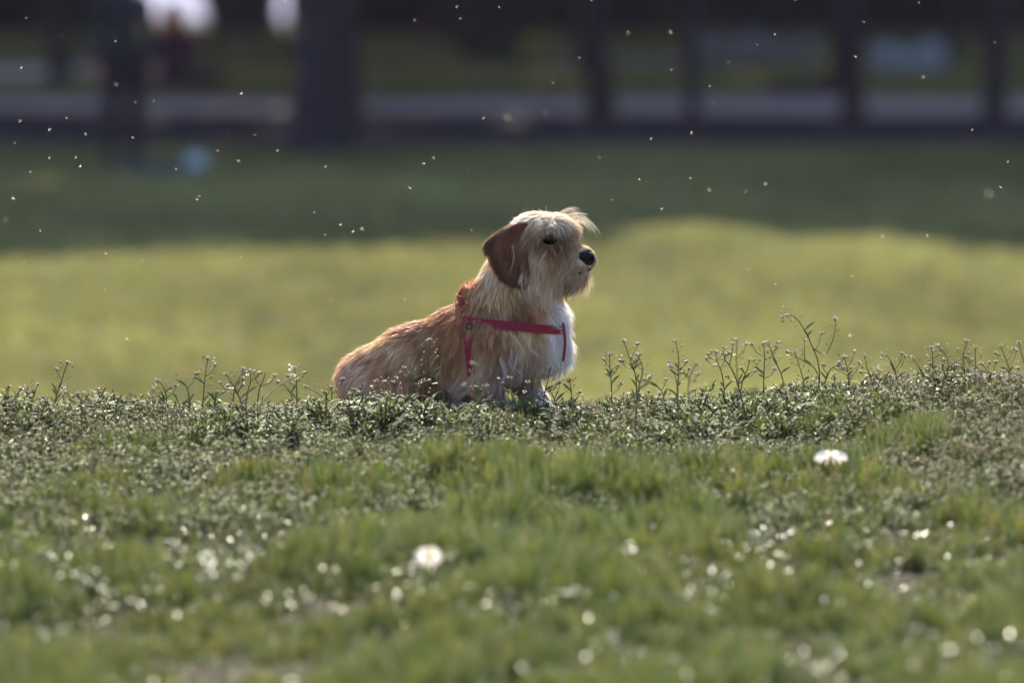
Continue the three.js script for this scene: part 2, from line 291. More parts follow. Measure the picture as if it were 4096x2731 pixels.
  for (let k = 0; k < 30000; k++) {
    const D = 8.6 + 4.3 * Math.sqrt(r()), x = (r() * 2 - 1) * (1.1 + 0.1 * D), dens = smooth(8.8, 10.9, D) * (0.3 + 0.65 * noise(x * 2.2, D * 2.2, 41)) + 0.25 * smooth(10.6, 11.3, D) + 0.3 * smooth(0.5, 1, x) * smooth(9.6, 10.6, D);
    if (r() > dens) continue;
    const v = 0.75 + 0.45 * r(); weeds.push({ p: V(x, landY(x, D) - 0.002, -D), turn: r() * 6.283, tx: 0.5 * (r() - 0.5), tz: 0.5 * (r() - 0.5), s: 0.5 + 0.42 * r() + 0.15 * smooth(0.4, 1, x) + (0.32 + 0.5 * noise(x * 8, D * 5, 71)) * r() * smooth(10.7, 11.1, D) * (1 - smooth(11.5, 11.8, D)), c: [v, v * 0.97, v * 0.93] });
  }
  scatter('flowering_ground_cover', [0, 1, 2, 3, 4].map((k) => weed(300 + k)), leafMat(0.35, 0.7, { specularIntensity: 0.3 }), weeds, { label: 'low carpet of tiny pale flowering weeds along the crest', category: 'ground cover' });
}

// ---------------------------------------------------------------- trees
{
  const barkTex = noiseTexture(256, 1, (u, v) => { const n = 0.17 + 0.08 * loopn(u, v * 0.25, 60, 2) + 0.06 * loopn(u, v, 90, 5); return [n * 1.02, n * 0.93, n * 1.0]; });
  barkTex.repeat.set(2, 1);
  const bark = std('#ffffff', 0.95, { map: barkTex, bumpMap: barkTex, bumpScale: 0.02 });
  const leaf = leafMat(0.35, 0.8); 
  const leafC = [hex('#3f5226'), hex('#4c5c2c'), hex('#38491f')];
  function crownGeo(seed, rx, ry, clumps, per, size, flowers) {
    const r = rng(seed), b = new Bag();
    for (let k = 0; k < clumps; k++) {
      let x, y, z; do { x = r() * 2 - 1; y = r() * 2 - 1; z = r() * 2 - 1; } while (x * x + y * y + z * z > 1);
      const R = rx * (0.2 + 0.14 * r()), c = mixc(leafC[k % 3], leafC[(k + 1) % 3], r());
      for (let q = 0; q < per; q++) {
        const a = r() * 6.283, v = r() * 2 - 1, e = Math.sqrt(1 - v * v), d = R * Math.cbrt(r()), p = V(x * rx * 0.85 + Math.cos(a) * e * d, y * ry * 0.88 + v * d, z * rx * 0.85 + Math.sin(a) * e * d), t = V(r() - 0.5, r() - 0.5, r() - 0.5).normalize(), s = t.clone().cross(V(r() - 0.5, r() - 0.5, r() - 0.5)).normalize(), l = size * (0.7 + 0.6 * r());
        const cc = flowers && r() < flowers[1] ? flowers[0] : c;
        b.ribbon([p.clone().addScaledVector(t, -l / 2), p, p.clone().addScaledVector(t, l / 2)], [l * 0.15, l * 0.75, 0], s, cc);
      }
    }
    return b.geo();
  }
  const crowns = [1, 2, 3].map((k) => crownGeo(40 + k, 1, 1.05, 60, 90, 0.11));
  function trunkGeo(r0, h, seed) {
    const pos = [], uv = [], idx = [], n = 18, rows = 22;
    for (let j = 0; j <= rows; j++) for (let i = 0; i <= n; i++) {
      const t = j / rows, y = h * Math.pow(t, 1.4) - 0.08, a = i / n * 6.283, R = r0 * (1 - 0.35 * t) * (1 + 0.5 * Math.exp(-y / (r0 * 1.1)) * (0.7 + 0.3 * Math.sin(a * 5 + seed))) * (1 + 0.06 * noise(Math.cos(a) * 2, y * 1.5, Math.sin(a) * 2 + seed));
      pos.push(Math.cos(a) * R + 0.05 * h * 0.3 * noise(y * 0.4, seed), y, Math.sin(a) * R); uv.push(a / 6.283, y);
    }
    for (let j = 0; j < rows; j++) for (let i = 0; i < n; i++) { const a = j * (n + 1) + i, b = a + 1, c = a + n + 1, d = c + 1; idx.push(a, c, b, b, c, d); }
    const g = new THREE.BufferGeometry(); g.setAttribute('position', new THREE.Float32BufferAttribute(pos, 3)); g.setAttribute('uv', new THREE.Float32BufferAttribute(uv, 2)); g.setIndex(idx); g.computeVertexNormals(); return g;
  }
  let nT = 0;
  function tree(name, p, r0, crownY, rx, ry, label, g) {
    const k = nT++, t = group(name, label, 'tree', p, g), h = crownY + ry * 0.6, r = rng(60 + k);
    t.rotation.z = (hash3(k, 4, 4) - 0.5) * 0.05; mesh('trunk', trunkGeo(r0, h, k), bark, t);
    for (let q = 0; q < 6; q++) {
      const B = new Bag(), a = q / 6 * 6.283 + r(), y0 = crownY - ry * (0.75 - 0.12 * q), e = V(Math.cos(a) * rx * 0.65, crownY + ry * (r() - 0.3), Math.sin(a) * rx * 0.65), s = V(0, Math.max(y0, 1.9), 0), m = s.clone().lerp(e, 0.5).add(V(0, 0.3, 0));
      B.tube(new THREE.CatmullRomCurve3([s, m, e]).getPoints(6), [0.36, 0.3, 0.25, 0.2, 0.15, 0.1, 0.05].map((w) => w * r0 * 1.2), 7, hex('#57504c')); mesh('limb', B.geo(), stdV, t);
    }
    const c = mesh('crown', crowns[k % 3], leaf, t); c.position.y = crownY; c.scale.set(rx, ry, rx); c.rotation.y = k * 1.3;
    return t;
  }
  const stdV = std('#ffffff', 0.95, { vertexColors: true });
  const on = (px, py) => { const p = hit(px, py); p.y = landY(p.x, -p.z); return p; };
  const G = 'park trees behind the lawn';
  // trunks in view: pixel of the foot, trunk width in pixels
  for (const [px, py, w, cy, rx, ry, label] of [
    [1347, 622, 250, 7.9, 2.7, 3.8, 'thick pale-sided tree trunk left of the dog, nearest of the trees'], [2365, 492, 120, 9.2, 2.8, 6.2, 'dark tree trunk directly above the dog'], [2763, 505, 62, 10.2, 3.2, 7.0, 'thinnest dark trunk, first to the right of the dog'], [3402, 490, 100, 11.2, 3.8, 8.0, 'dark trunk at upper right, between the thin trunk and the frame edge'], [4003, 500, 100, 11.6, 4.0, 8.3, 'dark trunk at the right edge of the picture'], [255, 372, 66, 8, 3.8, 3.8, 'dark trunk at upper left behind the path'], [3850, 262, 58, 9, 4.2, 4.2, 'far dark trunk beyond the path, near the right edge'], [1166, 250, 52, 8, 4.2, 4.2, 'far dark trunk just left of the thick trunk'], [838, 230, 40, 8, 4.4, 4.2, 'far slim trunk between the thick trunk and the seated person'],
  ]) { const p = on(px, py); tree('park_tree', p, w * RAD * -p.z / 2 * 0.92, cy, rx, ry, label, G); }
  // trees out of frame or hidden by trunks, added for the shade of their crowns
  const line = (px, D) => (px - 2048) * RAD * D, behind = { 1347: 'the thick trunk', 2365: 'the trunk above the dog', 2763: 'the thinnest trunk', 3402: 'the dark trunk at upper right', 4003: 'the trunk at the right edge', 255: 'the trunk at upper left' };
  const more = [[-5.3, 50.5, 0.2, 8.8, 3.8, 4.2, 'park tree just outside the left edge, level with the thick trunk'], [-9.3, 51, 0.2, 8.8, 3.8, 3.3, 'second park tree outside the left edge, level with the thick trunk'], [4.7, 46.5, 0.17, 6.3, 4.0, 3.5, 'park tree just outside the right edge beside the lawn'], [9.4, 53, 0.22, 7.6, 4.2, 3.8, 'second park tree outside the right edge beside the lawn'], [-13, 58, 0.24, 7.8, 4.2, 4, 'park tree well outside the left edge'], [12.5, 62, 0.22, 7.8, 4.2, 4, 'park tree well outside the right edge'], [-7.2, 60.5, 0.2, 7.2, 4.4, 4.8, 'park tree outside the left edge, close to the path'], [line(1347, 59.5), 59.5, 0.16, 7.2, 4.3, 4.8, 'unseen shade tree close to the path, hidden by the thick trunk'], [line(2365, 71), 71, 0.12, 9.6, 3.8, 4.0, 'unseen shade tree across the path, hidden by the trunk above the dog'], [line(3402, 71.5), 71.5, 0.11, 9.6, 3.8, 4.0, 'unseen shade tree across the path, hidden by the dark trunk at upper right'], [-9, 68, 0.2, 8.4, 4.4, 4.2, 'park tree outside the left edge across the path'], [8.6, 67, 0.2, 8.4, 4.4, 4.2, 'park tree outside the right edge across the path']];
  const ROW = ['first', 'second', 'third', 'fourth', 'fifth', 'sixth', 'seventh', 'eighth', 'ninth', 'tenth', 'eleventh'];
  [80, 93, 101, 110, 118, 126, 134, 142, 150, 158, 166].forEach((D, k) => {
    const cy = 8.4 + k * 0.22; let m = 0;
    for (const px of [255, 1347, 2365, 2763, 3402, 4003]) if (!((D === 93 || D === 101) && px === 2763) && !(k > 1 && k % 2 && (px === 2763 || px === 255)) && !(k === 2 && (px === 1347 || px === 3402)) && !(k === 6 && (px === 2365 || px === 4003)) && !(k === 4 && px === 3402) && !(k === 3 && (px === 2763 || px === 3402))) more.push([line(px, D), D + (px % 3), px === 2763 ? 0.07 : 0.11, cy, 4.3, 4.2, `unseen shade tree, ${ROW[k]} row behind the path, hidden by ${behind[px]}`]);
    for (const s of [-1, 1]) for (const q of [1, 2]) if (q === 1 || k % 2 === 0) more.push([s * (line(4096, D) + 1.2 + (q - 1) * 5.2), D + q * 2, 0.2, cy, 4.4, 4.3, `unseen shade tree, ${ROW[k]} row behind the path, ${q === 1 ? 'just' : 'well'} outside the ${s < 0 ? 'left' : 'right'} edge`]);
  });
  for (const [x, D, r0, cy, rx, ry, label] of more) tree('park_tree', V(x, landY(x, D), -D), r0, cy, rx, ry, label, G);


  // ------------------------------------------------------------ bushes and the dark wood far behind
  const bushGeo = [1, 2, 3].map((k) => crownGeo(80 + k, 1, 1, 40, 80, 0.17));
  const bush = (name, p, rx, ry, label, geo, g, cat = 'bush') => { const t = group(name, label, cat, p, g), B = new Bag(); B.tube([V(0, -0.1, 0), V(0, ry * 0.6, 0), V(0.05 * rx, ry, 0)], [0.07 * rx, 0.05 * rx, 0.02 * rx], 6, hex('#4a423c')); mesh('stem', B.geo(), stdV, t); const c = mesh('foliage', geo, leaf, t); c.position.y = ry * 0.86; c.scale.set(rx, ry, rx); c.rotation.y = rx * 3; return t; };
  { const p = on(1995, 262); bush('dark_shrub', p, 0.95, 1.3, 'large dark shrub behind the path above and left of the dog', bushGeo[0]); }
  const NTH = ['first', 'second', 'third', 'fourth', 'fifth', 'sixth', 'seventh', 'eighth', 'ninth', 'tenth', 'eleventh', 'twelfth', 'thirteenth', 'fourteenth', 'fifteenth', 'sixteenth', 'seventeenth', 'eighteenth', 'nineteenth', 'twentieth', 'twenty-first', 'twenty-second', 'twenty-third', 'twenty-fourth', 'twenty-fifth', 'twenty-sixth', 'twenty-seventh', 'twenty-eighth', 'twenty-ninth', 'thirtieth', 'thirty-first', 'thirty-second', 'thirty-third', 'thirty-fourth', 'thirty-fifth', 'thirty-sixth', 'thirty-seventh', 'thirty-eighth', 'thirty-ninth', 'fortieth', 'forty-first', 'forty-second', 'forty-third', 'forty-fourth', 'forty-fifth', 'forty-sixth', 'forty-seventh'];
  for (const [k, px] of [[0, 560], [1, 640], [2, 720], [3, 800], [4, 930], [5, 1010], [6, 1090]]) { const x = (px - 2048) * RAD * 146; bush('added_hedge_shrub', V(x, landY(x, 146), -146), 0.42, 0.2, `low dark shrub added under a bright gap at upper left, ${NTH[k]} from the left`, bushGeo[k % 3], 'added hedge hiding lit ground under the bright gaps'); }  // shrubs added to cover the sunlit ground below the sky gaps
  const gaps = [[540, 800], [915, 1110]]; let nF = 0;
  for (let px = -250; px < 4400; px += 100) {
    const D = 146 + 14 * hash3(px, 3, 1), s = 1.15 + 0.35 * hash3(px, 5, 2), half = s / (RAD * D); let c = px + 60 * (hash3(px, 1, 9) - 0.5);
    const g = gaps.find(([a, b]) => c + half * 0.85 > a && c - half * 0.85 < b); if (g) { const m = (g[0] + g[1]) / 2; if (Math.abs(c - m) < (g[1] - g[0]) / 2 + 40) continue; c = c < m ? g[0] - half * (m > 900 ? 1.1 : 0.8) : g[1] + half * (m > 900 ? 1.1 : 0.8); }
    const x = (c - 2048) * RAD * D; bush('far_tree', V(x, landY(x, D), -D), s, s * 1.9, `low dark tree in the far row, ${NTH[nF]} from the left edge`, bushGeo[nF % 3], 'row of dark trees closing the background', 'tree'); nF++;
  }
  [-200, 120, 1500, 1830, 2160, 2490, 2820, 3150, 3480, 3810, 4140].forEach((px, k) => { const x = (px - 2048) * RAD * 176; bush('far_tree', V(x, landY(x, 176), -176), 2.1, 3.4, `tall dark tree in the farthest row, ${NTH[k]} from the left edge`, bushGeo[k % 3], 'row of dark trees closing the background', 'tree'); });
  [[-14, 170, 4.5, 5], [16.5, 172, 4, 5], [-18, 150, 4, 5]].forEach(([x, D, rx, ry], k) => bush('far_tree', V(x, landY(x, D), -D), rx, ry, ['broad far tree outside the left edge', 'broad far tree outside the right edge', 'second broad far tree outside the left edge'][k], bushGeo[k], 'row of dark trees closing the background', 'tree'));
  const whiteB = crownGeo(91, 1, 1, 14, 40, 0.3, [hex('#d9dde0'), 0.75]), pinkB = crownGeo(92, 1, 1, 14, 40, 0.3, [hex('#a8276e'), 0.8]), orangeB = crownGeo(93, 1, 1, 14, 40, 0.3, [hex('#b5551f'), 0.8]);
  [[2800, 276, .16, .3], [2890, 280, .17, .28], [3015, 282, .2, .33], [3125, 280, .18, .27], [3235, 276, .16, .26]].forEach(([px, py, rx, ry], k) => bush('white_flowering_shrub', on(px, py), rx * 1.25, ry * 1.25, `small white-flowering shrub beyond the path, ${['first', 'second', 'third', 'fourth', 'fifth'][k]} right of the thinnest trunk`, whiteB, 'white flowering shrubs beyond the path'));
  [[1712, 168, .2, .3, pinkB, 'magenta flowering shrub far behind, right of the thick trunk'], [2130, 160, .3, .38, pinkB, 'magenta flowering shrub far behind, left of the trunk above the dog'], [2612, 122, .3, .55, pinkB, 'magenta flowering shrub at the top edge beside the thinnest trunk'], [1595, 130, .3, .5, orangeB, 'orange flowering shrub at the top edge right of the thick trunk']].forEach(([px, py, rx, ry, g, l]) => bush('flowering_shrub', on(px, py), rx, ry, l, g, 'flowering shrubs far behind'));

  // ------------------------------------------------------------ things on the grass
  { // fallen log
    const p = on(3215, 398), t = group('fallen_log', 'dark fallen log lying beyond the path at right', 'log', p), g = new THREE.CylinderGeometry(0.11, 0.13, 0.86, 20, 8); const a = g.attributes.position; for (let k = 0; k < a.count; k++) { const s = 1 + 0.07 * noise(a.getX(k) * 14, a.getY(k) * 5, a.getZ(k) * 14); a.setX(k, a.getX(k) * s); a.setZ(k, a.getZ(k) * s); } g.computeVertexNormals();
    const m = mesh('bark', g, bark, t); m.rotation.z = Math.PI / 2; m.position.y = 0.11; const c = new THREE.CylinderGeometry(0.105, 0.105, 0.87, 20), e = mesh('cut_face', c, std('#6f5a44', 0.9), t); e.rotation.z = Math.PI / 2; e.position.y = 0.11;
  }
  { // pale cloth bundle
    const p = on(3625, 300), t = group('cloth_bundle', 'pale blue-grey bundle of cloth on the grass beyond the path', 'cloth', p), ff = union([[ell(-0.28, 0.2, 0, 0.26, 0.26, 0.25), 0], [ell(0.05, 0.16, 0, 0.34, 0.22, 0.28), 0.12], [ell(0.36, 0.24, 0, 0.2, 0.3, 0.2), 0.1]]);
    mesh('cloth', skin((x, y, z) => ff(x, y, z) + 0.025 * noise(x * 9, y * 9, z * 9), [-0.7, -0.1, -0.4], [0.7, 0.7, 0.4], 0.035), std('#aebac6', 0.9), t); 
  }
  { // white ball beside the standing person
    const p = at(782, 640, 46); const gy = landY(p.x, 46), t = group('white_ball', 'white and teal ball on the grass beside the standing person', 'ball', V(p.x, gy, p.z)), R = 0.085, panels = new THREE.IcosahedronGeometry(1, 0), pp = panels.attributes.position;
    const bg = new THREE.SphereGeometry(R * 0.985, 32, 22), b = mesh('bladder', bg, std('#5f8f8a', 0.5), t); b.position.y = R;
    const pos = new Map(); for (let k = 0; k < pp.count; k++) { const v = V(pp.getX(k), pp.getY(k), pp.getZ(k)).normalize(); pos.set(v.toArray().map((q) => q.toFixed(3)).join(), v); }
    const dirs = [...pos.values()]; for (let k = 0; k < 20; k++) dirs.push(V(0, 0, 0).add(V(pp.getX(k * 3), pp.getY(k * 3), pp.getZ(k * 3))).add(V(pp.getX(k * 3 + 1), pp.getY(k * 3 + 1), pp.getZ(k * 3 + 1))).add(V(pp.getX(k * 3 + 2), pp.getY(k * 3 + 2), pp.getZ(k * 3 + 2))).normalize());
    dirs.forEach((d, k) => { const n = k < 12 ? 5 : 6, h = k < 12 ? 0.34 : 0.4, B = new Bag(), s = d.clone().cross(V(0.3, 0.5, 0.81)).normalize(), q = s.clone().cross(d), c = k < 12 ? hex('#4f8f8c') : hex('#e8eaee'), m = B.v(...d.clone().multiplyScalar(R * 1.004).toArray(), c), ringV = []; for (let i = 0; i < n; i++) { const a = i / n * 6.283; ringV.push(B.v(...d.clone().addScaledVector(s, Math.cos(a) * h * 0.92).addScaledVector(q, Math.sin(a) * h * 0.92).normalize().multiplyScalar(R).toArray(), c)); } for (let i = 0; i < n; i++) B.t(m, ringV[i], ringV[(i + 1) % n]); const e = mesh('panel', B.geo(), stdV, t); e.position.y = R; });
  }
  { const p = at(640, 650, 45.5), t = group('crumpled_blanket', 'crumpled grey-blue blanket spread at the feet of the standing person', 'blanket', V(p.x, landY(p.x, 45.5), p.z)), ff = (x, y, z) => { const q = ell(0, 0.01, 0, 0.42, 0.06, 0.3)(x, y, z); return q + 0.02 * noise(x * 12, y * 12, z * 12); }; mesh('cloth', skin(ff, [-0.55, -0.12, -0.4], [0.55, 0.15, 0.4], 0.025), std('#3c4450', 0.9), t); }

  // ------------------------------------------------------------ people
  function person(name, label, p, turn, bones, handBones, hair, colorOf, lo, hi) {
    const t = group(name, label, 'person', p); t.rotation.y = turn;
    const ff = union(bones.map(([a, ra, b, rb, k]) => [rc(...a, ra, ...b, rb), k ?? 0.05]));
    const parts = [skin(ff, lo, hi, 0.018, colorOf)];
    for (const h of handBones) { const hf = union(h.bones.map(([a, ra, b, rb]) => [rc(...a, ra, ...b, rb), 0.008])); parts.push(skin(hf, h.lo, h.hi, 0.005, () => hex('#b98a70'))); }
    mesh('body', mergeGeometries(parts), stdV, t);
    const hf = union(hair.map(([a, ra, b, rb]) => [rc(...a, ra, ...b, rb), 0.03])); mesh('hair', skin(hf, [-0.3, lo[1], -0.3], [0.3, hi[1] + 0.1, 0.35], 0.015, () => hair.color), stdV, t);
    return t;
  }
  const hand = (x, y, z, s) => { const b = [[[x, y, z], 0.026, [x, y - 0.07, z + 0.01], 0.03]]; [[-0.024, 0.07], [-0.008, 0.08], [0.008, 0.076], [0.022, 0.06]].forEach(([dz, l]) => b.push([[x, y - 0.08, z + dz], 0.009, [x - s * 0.012, y - 0.08 - l * 0.6, z + dz + 0.006], 0.0085], [[x - s * 0.012, y - 0.08 - l * 0.6, z + dz + 0.006], 0.0085, [x - s * 0.03, y - 0.08 - l, z + dz + 0.004], 0.007])); b.push([[x, y - 0.03, z + 0.025], 0.011, [x - s * 0.01, y - 0.07, z + 0.052], 0.009]); return { bones: b, lo: [x - 0.07, y - 0.19, z - 0.07], hi: [x + 0.07, y + 0.05, z + 0.09] }; };
  { // standing, back half turned, in dark trousers
    const p = at(492, 650, 47), bones = [[[-0.1, 0.95, 0], 0.11, [-0.11, 0.5, 0.01], 0.07], [[-0.11, 0.5, 0.01], 0.068, [-0.11, 0.09, -0.02], 0.042], [[-0.11, 0.05, -0.03], 0.045, [-0.12, 0.035, 0.14], 0.036], [[0.1, 0.95, 0], 0.11, [0.1, 0.5, 0.03], 0.07], [[0.1, 0.5, 0.03], 0.068, [0.09, 0.09, 0.0], 0.042], [[0.09, 0.05, -0.01], 0.045, [0.11, 0.035, 0.16], 0.036], [[0, 0.97, 0], 0.145, [0, 1.2, 0], 0.14], [[-0.08, 1.33, 0], 0.13, [0.08, 1.33, 0], 0.13], [[0, 1.42, -0.01], 0.06, [0, 1.53, 0.01], 0.055], [[0, 1.62, 0.01], 0.095, [0, 1.58, 0.04], 0.075], [[0, 1.6, 0.1], 0.016, [0, 1.575, 0.118], 0.016], [[-0.2, 1.38, 0], 0.062, [-0.27, 1.1, -0.02], 0.046], [[-0.27, 1.1, -0.02], 0.045, [-0.27, 0.86, 0.06], 0.032], [[0.2, 1.38, 0], 0.062, [0.27, 1.1, -0.02], 0.046], [[0.27, 1.1, -0.02], 0.045, [0.27, 0.86, 0.06], 0.032]];
    const hair = [[[0, 1.66, -0.03], 0.095, [0, 1.58, -0.06], 0.07]]; hair.color = hex('#2a211c');
    person('person', 'standing person in dark trousers and dark teal jacket at upper left', V(p.x, landY(p.x, 47), p.z), 0.5, bones, [hand(-0.27, 0.84, 0.06, -1), hand(0.27, 0.84, 0.06, 1)], hair, (x, y, z) => y < 0.075 ? hex('#1c1a1c') : y < 0.98 && Math.abs(x) < 0.235 ? hex('#15131a') : y > 1.5 ? hex('#b98a70') : y < 0.87 ? hex('#b98a70') : hex('#1d2426'), [-0.4, -0.03, -0.25], [0.4, 1.78, 0.3]);
  }
  { // seated cross-legged beyond the path
    const p = on(690, 372), bones = [[[0, 0.16, 0], 0.16, [0, 0.4, 0.0], 0.14], [[-0.07, 0.56, 0.02], 0.12, [0.07, 0.56, 0.02], 0.12], [[0, 0.66, 0.03], 0.055, [0, 0.74, 0.05], 0.052], [[0, 0.87, 0.06], 0.1, [0, 0.82, 0.09], 0.078], [[0, 0.84, 0.16], 0.015, [0, 0.82, 0.175], 0.016], [[-0.1, 0.13, 0.05], 0.115, [-0.46, 0.16, 0.26], 0.075], [[-0.46, 0.16, 0.26], 0.072, [-0.05, 0.08, 0.4], 0.05], [[-0.05, 0.07, 0.4], 0.045, [0.1, 0.06, 0.43], 0.035], [[0.1, 0.13, 0.05], 0.115, [0.46, 0.16, 0.26], 0.075], [[0.46, 0.16, 0.26], 0.072, [0.08, 0.07, 0.34], 0.05], [[0.08, 0.06, 0.34], 0.045, [-0.08, 0.05, 0.38], 0.035], [[-0.19, 0.6, 0.02], 0.062, [-0.28, 0.36, 0.05], 0.046], [[-0.28, 0.36, 0.05], 0.045, [-0.3, 0.27, 0.22], 0.032], [[0.19, 0.6, 0.02], 0.062, [0.28, 0.36, 0.05], 0.046], [[0.28, 0.36, 0.05], 0.045, [0.3, 0.27, 0.22], 0.032]];
    const hair = [[[0, 0.9, 0.03], 0.115, [0, 0.78, -0.01], 0.1], [[-0.08, 0.82, 0.02], 0.05, [-0.1, 0.64, 0.03], 0.04], [[0.08, 0.82, 0.02], 0.05, [0.1, 0.64, 0.03], 0.04]]; hair.color = hex('#e07a34');  // orange brightened to stand for sun on the hair
    person('person', 'seated person with orange hair in dark plum clothes beyond the path', p, 0.15, bones, [hand(-0.3, 0.31, 0.24, -1), hand(0.3, 0.31, 0.24, 1)], hair, (x, y, z) => y > 0.7 ? hex('#b98a70') : y > 0.24 ? hex('#4a2140') : hex('#211c2c'), [-0.62, -0.02, -0.25], [0.62, 1.02, 0.52]).scale.setScalar(1.14);
  }
}

